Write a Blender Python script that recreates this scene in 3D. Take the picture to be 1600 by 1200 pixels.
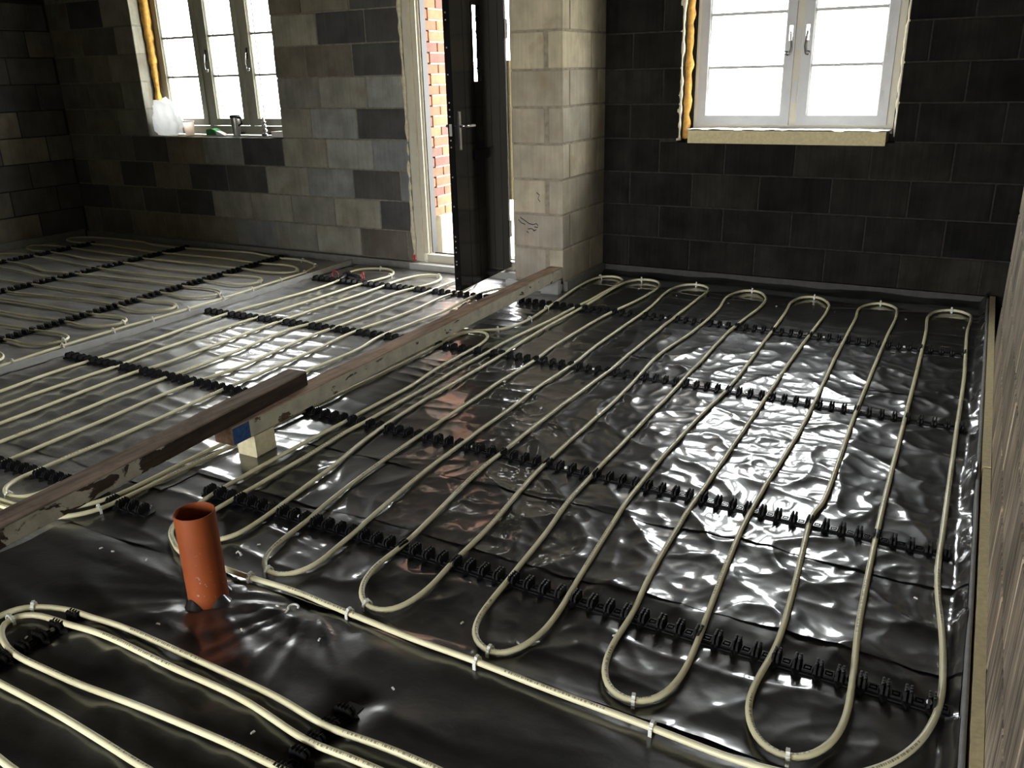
import bpy, math, random
import numpy as np
from mathutils import Vector, Matrix

for o in list(bpy.data.objects):
    bpy.data.objects.remove(o)
scene = bpy.context.scene
COL = scene.collection
random.seed(7)

# ------------------------------------------------------------------ camera
cam_d = bpy.data.cameras.new('camera')
cam = bpy.data.objects.new('camera', cam_d)
COL.objects.link(cam)
cam_d.sensor_fit = 'HORIZONTAL'
cam_d.sensor_width = 36.0
cam_d.lens = 36.0 * 1313.0 / 1600.0
cam_d.clip_start = 0.02
cam_d.clip_end = 200
yaw, pitch, roll = math.radians(29.036), math.radians(20.261), math.radians(-1.4316)
cy, sy, cp, sp, cr, sr = math.cos(yaw), math.sin(yaw), math.cos(pitch), math.sin(pitch), math.cos(roll), math.sin(roll)
_f, _r, _u = Vector((-sy, cy, 0)), Vector((cy, sy, 0)), Vector((0, 0, 1))
fwd = _f * cp - _u * sp
up0 = _f * sp + _u * cp
rgt = _r * cr + up0 * sr
upv = -_r * sr + up0 * cr
cam.matrix_world = Matrix((
    (rgt.x, upv.x, -fwd.x, 0.0),
    (rgt.y, upv.y, -fwd.y, 0.0),
    (rgt.z, upv.z, -fwd.z, 1.40),
    (0, 0, 0, 1)))
scene.camera = cam

# ------------------------------------------------------------------ world, sun, exposure
SKY = 20.0
SUN = 24.0
world = bpy.data.worlds.new('overcast_sky')
scene.world = world
world.use_nodes = True
bg = world.node_tree.nodes['Background']
bg.inputs['Color'].default_value = (0.97, 0.98, 1.0, 1)
bg.inputs['Strength'].default_value = SKY

sun_d = bpy.data.lights.new('sun', 'SUN')
sun_d.energy = SUN
sun_d.angle = math.radians(1.0)
sun_d.color = (1.0, 0.93, 0.82)
sun = bpy.data.objects.new('sun', sun_d)
COL.objects.link(sun)
sun.rotation_euler = Vector((-0.72, -0.105, -0.60)).to_track_quat('-Z', 'Y').to_euler()
sun.location = (4, 7, 6)


def portal(name, loc, sx, sz, direction):
    d = bpy.data.lights.new(name, 'AREA')
    d.shape = 'RECTANGLE'
    d.size, d.size_y = sx, sz
    d.cycles.is_portal = True
    o = bpy.data.objects.new(name, d)
    COL.objects.link(o)
    o.location = loc
    o.rotation_euler = Vector(direction).to_track_quat('-Z', 'Y').to_euler()


YB = -5.0                  # rear wall
REAR = (-4.4, 0.0)        # opening added in the unseen rear wall, sized for fill daylight
portal('portal_rear', ((REAR[0] + REAR[1]) / 2, YB - 0.02, 1.08), REAR[1] - REAR[0], 2.16, (0, 1, 0))
portal('portal_window_left', (-5.73, 5.62, 1.62), 1.62, 1.34, (0, -1, 0))
portal('portal_window_right', (-1.17, 6.02, 1.58), 1.34, 1.15, (0, -1, 0))
portal('portal_door', (-3.25, 5.60, 1.05), 1.0, 2.1, (0, -1, 0))

vs = scene.view_settings
vs.view_transform = 'Standard'
vs.look = 'None'
vs.gamma = 1.0
vs.use_curve_mapping = False
vs.exposure = 0.2
scene.display_settings.display_device = 'sRGB'
scene.cycles.use_denoising = True
scene.cycles.max_bounces = 8
scene.cycles.diffuse_bounces = 4
scene.cycles.glossy_bounces = 4
scene.cycles.transparent_max_bounces = 12
scene.cycles.sample_clamp_indirect = 6.0
scene.cycles.caustics_reflective = False
scene.cycles.caustics_refractive = False


# ------------------------------------------------------------------ noise
_rng = np.random.RandomState(11)
_perm = _rng.permutation(256)
_perm = np.concatenate([_perm, _perm, _perm])
_ang = _rng.rand(256) * 2 * np.pi
_gx, _gy = np.cos(_ang), np.sin(_ang)


def perlin(x, y, seed=0):
    x = np.asarray(x, float) + seed * 17.31
    y = np.asarray(y, float) + seed * 9.77
    xi, yi = np.floor(x).astype(int), np.floor(y).astype(int)
    xf, yf = x - xi, y - yi
    u = xf ** 3 * (xf * (xf * 6 - 15) + 10)
    v = yf ** 3 * (yf * (yf * 6 - 15) + 10)

    def g(ix, iy, dx, dy):
        h = _perm[_perm[ix & 255] + (iy & 255)]
        return _gx[h] * dx + _gy[h] * dy
    a = g(xi, yi, xf, yf)
    b = g(xi + 1, yi, xf - 1, yf)
    c = g(xi, yi + 1, xf, yf - 1)
    d = g(xi + 1, yi + 1, xf - 1, yf - 1)
    return (a + (b - a) * u) * (1 - v) + (c + (d - c) * u) * v


def sstep(a, b, x):
    t = np.clip((x - a) / (b - a), 0, 1)
    return t * t * (3 - 2 * t)


# ------------------------------------------------------------------ materials
def new_mat(name):
    m = bpy.data.materials.new(name)
    m.use_nodes = True
    nt = m.node_tree
    return m, nt, nt.nodes['Principled BSDF']


def N(nt, t, **kw):
    n = nt.nodes.new(t)
    for k, v in kw.items():
        setattr(n, k, v)
    return n


def ramp(nt, fac, stops):
    r = N(nt, 'ShaderNodeValToRGB')
    els = r.color_ramp.elements
    while len(els) < len(stops):
        els.new(0.5)
    for e, (p, c) in zip(els, stops):
        e.position = p
        e.color = (*c, 1) if len(c) == 3 else c
    nt.links.new(fac, r.inputs['Fac'])
    return r.outputs['Color']


def noise(nt, vec, scale, detail=4, rough=0.55, dist=0.0):
    n = N(nt, 'ShaderNodeTexNoise')
    n.inputs['Scale'].default_value = scale
    n.inputs['Detail'].default_value = detail
    n.inputs['Roughness'].default_value = rough
    n.inputs['Distortion'].default_value = dist
    if vec is not None:
        nt.links.new(vec, n.inputs['Vector'])
    return n.outputs['Fac']


def pos_vec(nt, scale=(1, 1, 1), per_object=True):
    g = N(nt, 'ShaderNodeNewGeometry')
    mp = N(nt, 'ShaderNodeMapping')
    mp.inputs['Scale'].default_value = scale
    if per_object:
        oi = N(nt, 'ShaderNodeObjectInfo')
        mul = N(nt, 'ShaderNodeMath', operation='MULTIPLY')
        mul.inputs[1].default_value = 37.0
        nt.links.new(oi.outputs['Random'], mul.inputs[0])
        cmb = N(nt, 'ShaderNodeCombineXYZ')
        for i in range(3):
            nt.links.new(mul.outputs[0], cmb.inputs[i])
        nt.links.new(cmb.outputs[0], mp.inputs['Location'])
    nt.links.new(g.outputs['Position'], mp.inputs['Vector'])
    return mp.outputs['Vector']


def bump(nt, bsdf, height, strength=0.3, dist=0.01):
    b = N(nt, 'ShaderNodeBump')
    b.inputs['Strength'].default_value = strength
    b.inputs['Distance'].default_value = dist
    nt.links.new(height, b.inputs['Height'])
    nt.links.new(b.outputs['Normal'], bsdf.inputs['Normal'])


def mixc(nt, fac, a, b, blend='MIX'):
    m = N(nt, 'ShaderNodeMix', data_type='RGBA', blend_type=blend)
    for sock, v in ((m.inputs[0], fac), (m.inputs[6], a), (m.inputs[7], b)):
        if hasattr(v, 'is_linked'):
            nt.links.new(v, sock)
        elif isinstance(v, (int, float)):
            sock.default_value = v
        else:
            sock.default_value = (*v, 1)
    return m.outputs[2]


def plain(name, col, rough=0.5, spec=0.5, metal=0.0, var=0.0, scale=20, bmp=0.0):
    m, nt, b = new_mat(name)
    b.inputs['Base Color'].default_value = (*col, 1)
    b.inputs['Roughness'].default_value = rough
    b.inputs['Specular IOR Level'].default_value = spec
    b.inputs['Metallic'].default_value = metal
    if var or bmp:
        v = pos_vec(nt)
        f = noise(nt, v, scale)
        lo = tuple(c * (1 - var) for c in col)
        hi = tuple(min(1, c * (1 + var)) for c in col)
        nt.links.new(ramp(nt, f, [(0.3, lo), (0.7, hi)]), b.inputs['Base Color'])
        if bmp:
            bump(nt, b, f, bmp, 0.004)
    return m


def block_mat(name, col, streak=0.10, var=0.26, spec=0.2):
    """Concrete block: pitted face, faint vertical drip streaks, every block a slightly different tone."""
    m, nt, b = new_mat(name)
    v = pos_vec(nt)
    vs_ = pos_vec(nt, (55, 55, 2.2))
    big = noise(nt, v, 5.0, 4)
    st = noise(nt, vs_, 1.0, 3)
    fine = noise(nt, v, 120, 3)
    lo = tuple(c * (1 - var) for c in col)
    hi = tuple(c * (1 + var) for c in col)
    c1 = ramp(nt, big, [(0.3, lo), (0.72, hi)])
    c2 = ramp(nt, st, [(0.35, (1 - streak,) * 3), (0.65, (1.0 + streak * 0.4,) * 3)])
    c3 = mixc(nt, 1.0, c1, c2, 'MULTIPLY')
    oi = N(nt, 'ShaderNodeObjectInfo')
    c4 = ramp(nt, oi.outputs['Random'], [(0.0, (0.78, 0.78, 0.80)), (0.5, (1, 0.99, 0.96)), (1.0, (1.18, 1.15, 1.05))])
    c5 = mixc(nt, 1.0, c3, c4, 'MULTIPLY')
    stain = noise(nt, pos_vec(nt, (1.0, 1.0, 0.6)), 7.0, 5, 0.65, 0.5)
    c5 = mixc(nt, ramp(nt, stain, [(0.52, (0, 0, 0)), (0.72, (0.55,) * 3)]), c5, (col[0] * 0.72, col[1] * 0.58, col[2] * 0.48))
    nt.links.new(c5, b.inputs['Base Color'])
    b.inputs['Roughness'].default_value = 0.92
    b.inputs['Specular IOR Level'].default_value = spec
    mx = N(nt, 'ShaderNodeMath', operation='ADD')
    nt.links.new(fine, mx.inputs[0])
    nt.links.new(st, mx.inputs[1])
    bump(nt, b, mx.outputs[0], 0.5, 0.003)
    return m


M = {}
M['block'] = block_mat('block_grey', (0.27, 0.265, 0.225))
M['block_blue'] = block_mat('block_blue_grey', (0.25, 0.26, 0.255))
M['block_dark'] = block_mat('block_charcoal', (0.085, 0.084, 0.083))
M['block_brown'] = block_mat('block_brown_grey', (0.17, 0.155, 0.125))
M['block_black'] = block_mat('block_dark_shaded', (0.0150, 0.0146, 0.0134), 0.2, 0.4, 0.04)  # dark block tone lowered further, standing in for dim light on the recess wall
M['block_black2'] = block_mat('block_mid_shaded', (0.0215, 0.0208, 0.0185), 0.2, 0.4, 0.04)  # same darkening for dim light, slightly less deep
M['block_pale'] = block_mat('block_pale_stone', (0.42, 0.375, 0.29), streak=0.10, var=0.2)
M['block_rough'] = block_mat('block_rough_brown', (0.33, 0.275, 0.21), streak=0.62, var=0.45)
M['mortar'] = plain('mortar_grey', (0.20, 0.185, 0.15), 0.95, 0.2, var=0.3, scale=30, bmp=0.3)
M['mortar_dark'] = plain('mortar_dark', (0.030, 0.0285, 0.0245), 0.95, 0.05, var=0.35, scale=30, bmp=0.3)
M['mortar_pale'] = plain('mortar_buff', (0.27, 0.235, 0.175), 0.95, 0.2, var=0.25, scale=30, bmp=0.3)
M['mortar_rough'] = plain('mortar_rough', (0.22, 0.20, 0.165), 0.95, 0.2, var=0.35, scale=30, bmp=0.3)
M['brick_mortar'] = plain('brick_mortar', (0.55, 0.50, 0.42), 0.95, 0.2, var=0.15, scale=40)
M['ceiling'] = plain('ceiling_board', (0.11, 0.10, 0.09), 0.95, 0.2, var=0.2, scale=3)
M['slab'] = plain('floor_boards_foil', (0.03, 0.03, 0.03), 0.8, 0.3)
M['paving'] = plain('pale_paving', (0.55, 0.54, 0.46), 0.9, 0.2, var=0.15, scale=3)
M['render'] = plain('pale_plinth', (0.72, 0.68, 0.58), 0.9, 0.2, var=0.1, scale=6)
M['frame_sage'] = plain('frame_sage_cream', (0.40, 0.395, 0.32), 0.45, 0.4, var=0.06, scale=8)
M['frame_film'] = plain('frame_grey_film', (0.36, 0.36, 0.36), 0.35, 0.5, var=0.08, scale=10)
M['frame_cream'] = plain('frame_cream', (0.60, 0.56, 0.45), 0.45, 0.4, var=0.06, scale=8)
M['gasket'] = plain('black_gasket', (0.015, 0.015, 0.015), 0.6)
M['bar'] = plain('glazing_bar_grey', (0.45, 0.45, 0.43), 0.4)
M['door'] = plain('anthracite_door', (0.004, 0.004, 0.005), 0.13, 0.25)
M['steel'] = plain('brushed_steel', (0.55, 0.54, 0.52), 0.28, metal=1.0)
M['chrome'] = plain('satin_chrome', (0.62, 0.62, 0.62), 0.2, metal=1.0)
M['black_plastic'] = plain('black_clip_plastic', (0.007, 0.007, 0.0075), 0.5, 0.3)
M['black_gloss'] = plain('black_moulded_seat', (0.012, 0.012, 0.012), 0.22, 0.5)
M['white_plastic'] = plain('white_plastic', (0.78, 0.78, 0.72), 0.4)
M['red_plastic'] = plain('red_plastic', (0.62, 0.03, 0.03), 0.4)
M['orange_foam'] = plain('orange_expanding_foam', (0.80, 0.43, 0.11), 0.85, 0.2, var=0.3, scale=30, bmp=0.6)
M['cream_foam'] = plain('cream_expanding_foam', (0.62, 0.56, 0.42), 0.85, 0.2, var=0.2, scale=30, bmp=0.5)
M['pir'] = plain('yellow_insulation', (0.60, 0.52, 0.31), 0.9, 0.2, var=0.12, scale=60, bmp=0.2)
M['pir_pale'] = plain('cream_insulation', (0.66, 0.60, 0.38), 0.9, 0.2, var=0.1, scale=50, bmp=0.2)
M['foam_grey'] = plain('grey_edge_foam', (0.24, 0.24, 0.235), 0.7, 0.3, var=0.12, scale=40, bmp=0.15)
M['foam_strip'] = plain('pale_grey_joint_strip', (0.40, 0.40, 0.37), 0.6, 0.3, var=0.08, scale=20)
M['foil_grey'] = plain('grey_edge_foil', (0.18, 0.175, 0.155), 0.5, 0.4, var=0.15, scale=25)
M['paper'] = plain('white_paper', (0.85, 0.82, 0.78), 0.8, 0.2)
M['green'] = plain('green_wrapper', (0.03, 0.22, 0.06), 0.4)
M['film'] = plain('white_film', (0.85, 0.85, 0.83), 0.35, 0.5)
M['tape'] = plain('black_tape', (0.01, 0.01, 0.01), 0.5)
M['ink'] = plain('black_scrawl', (0.02, 0.018, 0.015), 0.9)
M['blue'] = plain('blue_end_paint', (0.03, 0.085, 0.22), 0.6, 0.3, var=0.35, scale=60)
M['sticker'] = plain('pale_sticker', (0.55, 0.55, 0.54), 0.5)


def glass_mat():
    m, nt, b = new_mat('clear_glass')
    tr = N(nt, 'ShaderNodeBsdfTransparent')
    tr.inputs['Color'].default_value = (0.95, 0.96, 0.95, 1)
    gl = N(nt, 'ShaderNodeBsdfGlossy')
    gl.inputs['Roughness'].default_value = 0.02
    fr = N(nt, 'ShaderNodeFresnel')
    fr.inputs['IOR'].default_value = 1.45
    mx = N(nt, 'ShaderNodeMixShader')
    geo = N(nt, 'ShaderNodeNewGeometry')
    front = N(nt, 'ShaderNodeMath', operation='SUBTRACT')     # reflect on the outer surface of the pane only
    front.inputs[0].default_value = 1.0
    nt.links.new(geo.outputs['Backfacing'], front.inputs[1])
    fm = N(nt, 'ShaderNodeMath', operation='MULTIPLY')
    nt.links.new(fr.outputs[0], fm.inputs[0])
    nt.links.new(front.outputs[0], fm.inputs[1])
    nt.links.new(fm.outputs[0], mx.inputs[0])
    nt.links.new(tr.outputs[0], mx.inputs[1])
    nt.links.new(gl.outputs[0], mx.inputs[2])
    nt.links.new(mx.outputs[0], nt.nodes['Material Output'].inputs['Surface'])
    return m


M['glass'] = glass_mat()


def thin_mat(name, col, trans, rough=0.4, gloss=0.06):
    """Thin light-passing film, paper or frosted glass."""
    m, nt, b = new_mat(name)
    df = N(nt, 'ShaderNodeBsdfDiffuse')
    tl = N(nt, 'ShaderNodeBsdfTranslucent')
    gl = N(nt, 'ShaderNodeBsdfGlossy')
    gl.inputs['Roughness'].default_value = rough
    df.inputs['Color'].default_value = (*col, 1)
    tl.inputs['Color'].default_value = (*col, 1)
    m1 = N(nt, 'ShaderNodeMixShader')
    m1.inputs[0].default_value = trans
    m2 = N(nt, 'ShaderNodeMixShader')
    m2.inputs[0].default_value = gloss
    nt.links.new(df.outputs[0], m1.inputs[1])
    nt.links.new(tl.outputs[0], m1.inputs[2])
    nt.links.new(m1.outputs[0], m2.inputs[1])
    nt.links.new(gl.outputs[0], m2.inputs[2])
    nt.links.new(m2.outputs[0], nt.nodes['Material Output'].inputs['Surface'])
    return m


M['foil_dark'] = plain('dark_grey_edge_foil', (0.045, 0.044, 0.039), 0.6, 0.2, var=0.2, scale=25)
M['bag'] = thin_mat('white_carrier_bag', (0.93, 0.94, 0.95), 0.7)
M['cup'] = thin_mat('paper_cup', (0.86, 0.74, 0.62), 0.4, 0.6, 0.02)
M['frosted'] = thin_mat('frosted_door_glass', (0.94, 0.95, 0.96), 0.85, 0.3, 0.05)


def sheet_mat(name, dust, rough, crinkle=0.09, spread=0.12, cover=0.40, coat=0.10, body=0.5):
    """Black polythene: glossy, with dry building dust and fine crinkles."""
    m, nt, b = new_mat(name)
    v = pos_vec(nt, per_object=False)
    vl = pos_vec(nt, (1.0, 2.4, 1.0), per_object=False)
    d1 = noise(nt, vl, 3.2, 6, 0.65, 0.4)
    d2 = noise(nt, v, 90, 3)
    dm = N(nt, 'ShaderNodeMath', operation='MULTIPLY')
    nt.links.new(ramp(nt, d1, [(cover, (0, 0, 0)), (cover + 0.36, (1, 1, 1))]), dm.inputs[0])
    nt.links.new(ramp(nt, d2, [(0.25, (0.45,) * 3), (0.75, (1, 1, 1))]), dm.inputs[1])
    col = mixc(nt, dm.outputs[0], (0.0075, 0.0075, 0.008), dust)
    nt.links.new(col, b.inputs['Base Color'])
    nt.links.new(ramp(nt, d1, [(0.3, (rough,) * 3), (0.8, (rough + spread,) * 3)]), b.inputs['Roughness'])
    b.inputs['Specular IOR Level'].default_value = body
    b.inputs['IOR'].default_value = 1.55
    b.inputs['Coat Weight'].default_value = 1.0        # smooth film skin over the scuffed body
    b.inputs['Coat Roughness'].default_value = coat
    b.inputs['Coat IOR'].default_value = 1.5
    cr_ = noise(nt, v, 26, 4, 0.55, 0.5)
    c2 = noise(nt, v, 9, 4, 0.55, 0.8)
    ad = N(nt, 'ShaderNodeMath', operation='ADD')
    nt.links.new(cr_, ad.inputs[0])
    nt.links.new(c2, ad.inputs[1])
    bump(nt, b, ad.outputs[0], crinkle, 0.006)
    return m


M['sheet'] = sheet_mat('black_polythene', (0.042, 0.041, 0.038), 0.31, cover=0.38, body=0.36)
M['sheet_front'] = sheet_mat('scuffed_black_polythene', (0.045, 0.044, 0.041), 0.34, 0.20, 0.12, coat=0.19, body=0.4)
M['sheet_dusty'] = sheet_mat('dusty_black_polythene', (0.36, 0.35, 0.325), 0.42, cover=0.22, coat=0.30)
M['sheet_mid'] = sheet_mat('lightly_dusty_polythene', (0.25, 0.245, 0.23), 0.38, 0.10, 0.1, 0.28, 0.13)


def pipe_mat():
    """Cream plastic heating pipe with a line of small dark print along one side."""
    m, nt, b = new_mat('cream_heating_pipe')
    uv = N(nt, 'ShaderNodeUVMap')
    sep = N(nt, 'ShaderNodeSeparateXYZ')
    nt.links.new(uv.outputs['UV'], sep.inputs[0])

    def mth(op, a, bb=None):
        n = N(nt, 'ShaderNodeMath', operation=op)
        for i, x in enumerate((a, bb)):
            if x is None:
                continue
            if hasattr(x, 'is_linked'):
                nt.links.new(x, n.inputs[i])
            else:
                n.inputs[i].default_value = x
        return n.outputs[0]
    u, vv = sep.outputs[0], sep.outputs[1]
    fr = mth('FRACT', mth('MULTIPLY', u, 1.35))
    band = mth('LESS_THAN', fr, 0.36)
    cmb = N(nt, 'ShaderNodeCombineXYZ')
    nt.links.new(u, cmb.inputs[0])
    wn = noise(nt, cmb.outputs[0], 190, 1)
    ink = mth('GREATER_THAN', wn, 0.50)
    side = mth('LESS_THAN', mth('ABSOLUTE', mth('SUBTRACT', vv, 0.30)), 0.055)
    mask = mth('MULTIPLY', mth('MULTIPLY', band, ink), mth('MULTIPLY', side, 0.75))
    v = pos_vec(nt)
    base = ramp(nt, noise(nt, v, 12, 3), [(0.3, (0.74, 0.69, 0.42)), (0.7, (0.83, 0.79, 0.52))])
    col = mixc(nt, mask, base, (0.10, 0.09, 0.07))
    nt.links.new(col, b.inputs['Base Color'])
    b.inputs['Roughness'].default_value = 0.35
    b.inputs['Specular IOR Level'].default_value = 0.45
    return m


M['pipe'] = pipe_mat()


def drain_mat():
    m, nt, b = new_mat('terracotta_drain_plastic')
    v = pos_vec(nt, per_object=False)
    base = ramp(nt, noise(nt, v, 7, 4), [(0.3, (0.195, 0.042, 0.009)), (0.7, (0.25, 0.058, 0.013))])
    spk = ramp(nt, noise(nt, v, 85, 2), [(0.66, (0, 0, 0)), (0.74, (1, 1, 1))])
    g = N(nt, 'ShaderNodeNewGeometry')
    sp_ = N(nt, 'ShaderNodeSeparateXYZ')
    nt.links.new(g.outputs['Position'], sp_.inputs[0])
    mr = N(nt, 'ShaderNodeMapRange')
    mr.inputs['From Min'].default_value = 0.24
    mr.inputs['From Max'].default_value = 0.02
    nt.links.new(sp_.outputs[2], mr.inputs['Value'])
    low = N(nt, 'ShaderNodeMath', operation='MULTIPLY')
    nt.links.new(spk, low.inputs[0])
    nt.links.new(mr.outputs[0], low.inputs[1])
    nt.links.new(mixc(nt, low.outputs[0], base, (0.33, 0.24, 0.18)), b.inputs['Base Color'])
    b.inputs['Roughness'].default_value = 0.6
    b.inputs['Specular IOR Level'].default_value = 0.25
    return m


M['drain'] = drain_mat()


def timber_mat(name, wood, paint=None, cover=0.5, bare=None, size=17):
    """Used site timber: long grain, dirt, and (if asked) flaking paint over it."""
    m, nt, b = new_mat(name)
    v = pos_vec(nt, (38, 3, 38), per_object=False)
    v2 = pos_vec(nt, (1, 1, 1), per_object=False)
    g = noise(nt, v, 1.0, 4)
    dirt = noise(nt, v2, 14, 5, 0.65)
    lo = tuple(c * 0.45 for c in wood)
    hi = tuple(c * 1.35 for c in wood)
    c1 = ramp(nt, g, [(0.3, lo), (0.7, hi)])
    c2 = mixc(nt, ramp(nt, dirt, [(0.5, (0, 0, 0)), (0.75, (0.7,) * 3)]), c1, tuple(c * 0.3 for c in wood))
    if paint:
        vp = pos_vec(nt, (1.0, 0.55, 1.3), per_object=False)
        fl = noise(nt, vp, size, 5, 0.62, 0.6)
        if bare:                                   # paint worn off towards one end
            g_ = N(nt, 'ShaderNodeNewGeometry')
            sx_ = N(nt, 'ShaderNodeSeparateXYZ')
            nt.links.new(g_.outputs['Position'], sx_.inputs[0])
            mr_ = N(nt, 'ShaderNodeMapRange')
            mr_.inputs['From Min'].default_value, mr_.inputs['From Max'].default_value = bare
            mr_.inputs['To Max'].default_value = 0.45
            nt.links.new(sx_.outputs[1], mr_.inputs['Value'])
            ad_ = N(nt, 'ShaderNodeMath', operation='ADD')
            nt.links.new(fl, ad_.inputs[0])
            nt.links.new(mr_.outputs[0], ad_.inputs[1])
            fl = ad_.outputs[0]
        mask = ramp(nt, fl, [(cover - 0.015, (0, 0, 0)), (cover + 0.015, (1, 1, 1))])
        pc = ramp(nt, dirt, [(0.35, paint), (0.75, tuple(c * 0.62 for c in paint))])
        c2 = mixc(nt, mask, pc, c2)
        bump(nt, b, mask, 0.4, 0.002)
    else:
        bump(nt, b, g, 0.4, 0.002)
    nt.links.new(c2, b.inputs['Base Color'])
    b.inputs['Roughness'].default_value = 0.85
    b.inputs['Specular IOR Level'].default_value = 0.25
    return m


M['timber_top'] = timber_mat('timber_brown', (0.34, 0.235, 0.16))
M['timber_paint'] = timber_mat('timber_cream_paint', (0.10, 0.065, 0.04), (0.56, 0.53, 0.40), 0.64)
M['timber_dark'] = timber_mat('timber_dark_brown', (0.095, 0.055, 0.032))
M['timber_flaked'] = timber_mat('timber_flaking_paint', (0.055, 0.035, 0.022), (0.47, 0.44, 0.34), 0.515, (1.55, 2.15), 11)
M['timber_dusty'] = timber_mat('timber_dusty_brown', (0.19, 0.14, 0.10))


def brick_mat(name, col):
    m, nt, b = new_mat(name)
    v = pos_vec(nt)
    c1 = ramp(nt, noise(nt, v, 18, 4), [(0.3, tuple(c * 0.75 for c in col)), (0.7, tuple(c * 1.2 for c in col))])
    nt.links.new(c1, b.inputs['Base Color'])
    b.inputs['Roughness'].default_value = 0.9
    bump(nt, b, noise(nt, v, 150, 2), 0.3, 0.002)
    return m


M['brick_a'] = brick_mat('brick_red_orange', (0.23, 0.082, 0.043))
M['brick_b'] = brick_mat('brick_orange', (0.28, 0.115, 0.055))
M['brick_c'] = brick_mat('brick_plum', (0.14, 0.060, 0.045))


# ------------------------------------------------------------------ mesh helpers
class MB:
    def __init__(self):
        self.v, self.f, self.m = [], [], []

    def add(self, verts, faces, mat=0):
        b = len(self.v)
        self.v += [tuple(p) for p in verts]
        for q in faces:
            self.f.append(tuple(b + i for i in q))
            self.m.append(mat)

    def box(self, x0, x1, y0, y1, z0, z1, mat=0):
        self.add([(x0, y0, z0), (x1, y0, z0), (x1, y1, z0), (x0, y1, z0),
                  (x0, y0, z1), (x1, y0, z1), (x1, y1, z1), (x0, y1, z1)],
                 [(0, 3, 2, 1), (4, 5, 6, 7), (0, 1, 5, 4), (1, 2, 6, 5), (2, 3, 7, 6), (3, 0, 4, 7)], mat)
        return self

    def extrude(self, poly, axis, a, b, mat=0):
        """poly in the two other axes (cyclic order), extruded along axis from a to b."""
        n = len(poly)

        def pt(p, t):
            if axis == 0:
                return (t, p[0], p[1])
            if axis == 1:
                return (p[0], t, p[1])
            return (p[0], p[1], t)
        self.add([pt(p, a) for p in poly] + [pt(p, b) for p in poly],
                 [tuple(range(n))[::-1], tuple(range(n, 2 * n))] +
                 [(i, (i + 1) % n, n + (i + 1) % n, n + i) for i in range(n)], mat)
        return self

    def tube(self, pts, r, sides=8, mat=0, cap=True):
        pts = [Vector(p) for p in pts]
        n = len(pts)
        rr = r if isinstance(r, (list, tuple)) else [r] * n
        vs_ = []
        prev = None
        for i, p in enumerate(pts):
            t = (pts[min(i + 1, n - 1)] - pts[max(i - 1, 0)]).normalized()
            ref = Vector((0, 0, 1)) if abs(t.z) < 0.9 else Vector((1, 0, 0))
            if prev is not None and prev.cross(t).length > 1e-4 and abs(t.z) >= 0.9:
                ref = prev
            s = t.cross(ref).normalized()
            u = s.cross(t).normalized()
            for k in range(sides):
                a = 2 * math.pi * k / sides
                vs_.append(p + s * (math.cos(a) * rr[i]) + u * (math.sin(a) * rr[i]))
        fs = []
        for i in range(n - 1):
            for k in range(sides):
                k2 = (k + 1) % sides
                fs.append((i * sides + k, i * sides + k2, (i + 1) * sides + k2, (i + 1) * sides + k))
        if cap:
            fs.append(tuple(range(sides))[::-1])
            fs.append(tuple(range((n - 1) * sides, n * sides)))
        self.add(vs_, fs, mat)
        return self

    def lathe(self, prof, cx=0, cy=0, sides=24, mat=0):
        vs_, fs = [], []
        for r, z in prof:
            for k in range(sides):
                a = 2 * math.pi * k / sides
                vs_.append((cx + r * math.cos(a), cy + r * math.sin(a), z))
        for i in range(len(prof) - 1):
            for k in range(sides):
                k2 = (k + 1) % sides
                fs.append((i * sides + k, i * sides + k2, (i + 1) * sides + k2, (i + 1) * sides + k))
        self.add(vs_, fs, mat)
        return self

    def mesh(self, name, mats, smooth=False):
        me = bpy.data.meshes.new(name)
        me.from_pydata(self.v, [], self.f)
        for m in (mats if isinstance(mats, (list, tuple)) else [mats]):
            me.materials.append(M[m])
        me.polygons.foreach_set('material_index', self.m)
        if smooth:
            me.polygons.foreach_set('use_smooth', [True] * len(self.f))
        me.update()
        return me

    def build(self, name, mats, parent=None, smooth=False):
        return link(name, self.mesh(name, mats, smooth), parent)


def link(name, data, parent=None):
    o = bpy.data.objects.new(name, data)
    COL.objects.link(o)
    if parent is not None:
        o.parent = parent
        o.matrix_parent_inverse = parent.matrix_world.inverted()
    return o


def tag(o, label=None, cat=None, group=None, kind=None):
    if label:
        o['label'] = label
    if cat:
        o['category'] = cat
    if group:
        o['group'] = group
    if kind:
        o['kind'] = kind
    return o


def thing(name, label, cat, loc=(0, 0, 0), group=None):
    o = link(name, None)
    o.location = loc
    o.empty_display_size = 0.05
    bpy.context.view_layer.update()
    return tag(o, label, cat, group)


def struct(o, label):
    return tag(o, label, None, None, 'structure')


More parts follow.
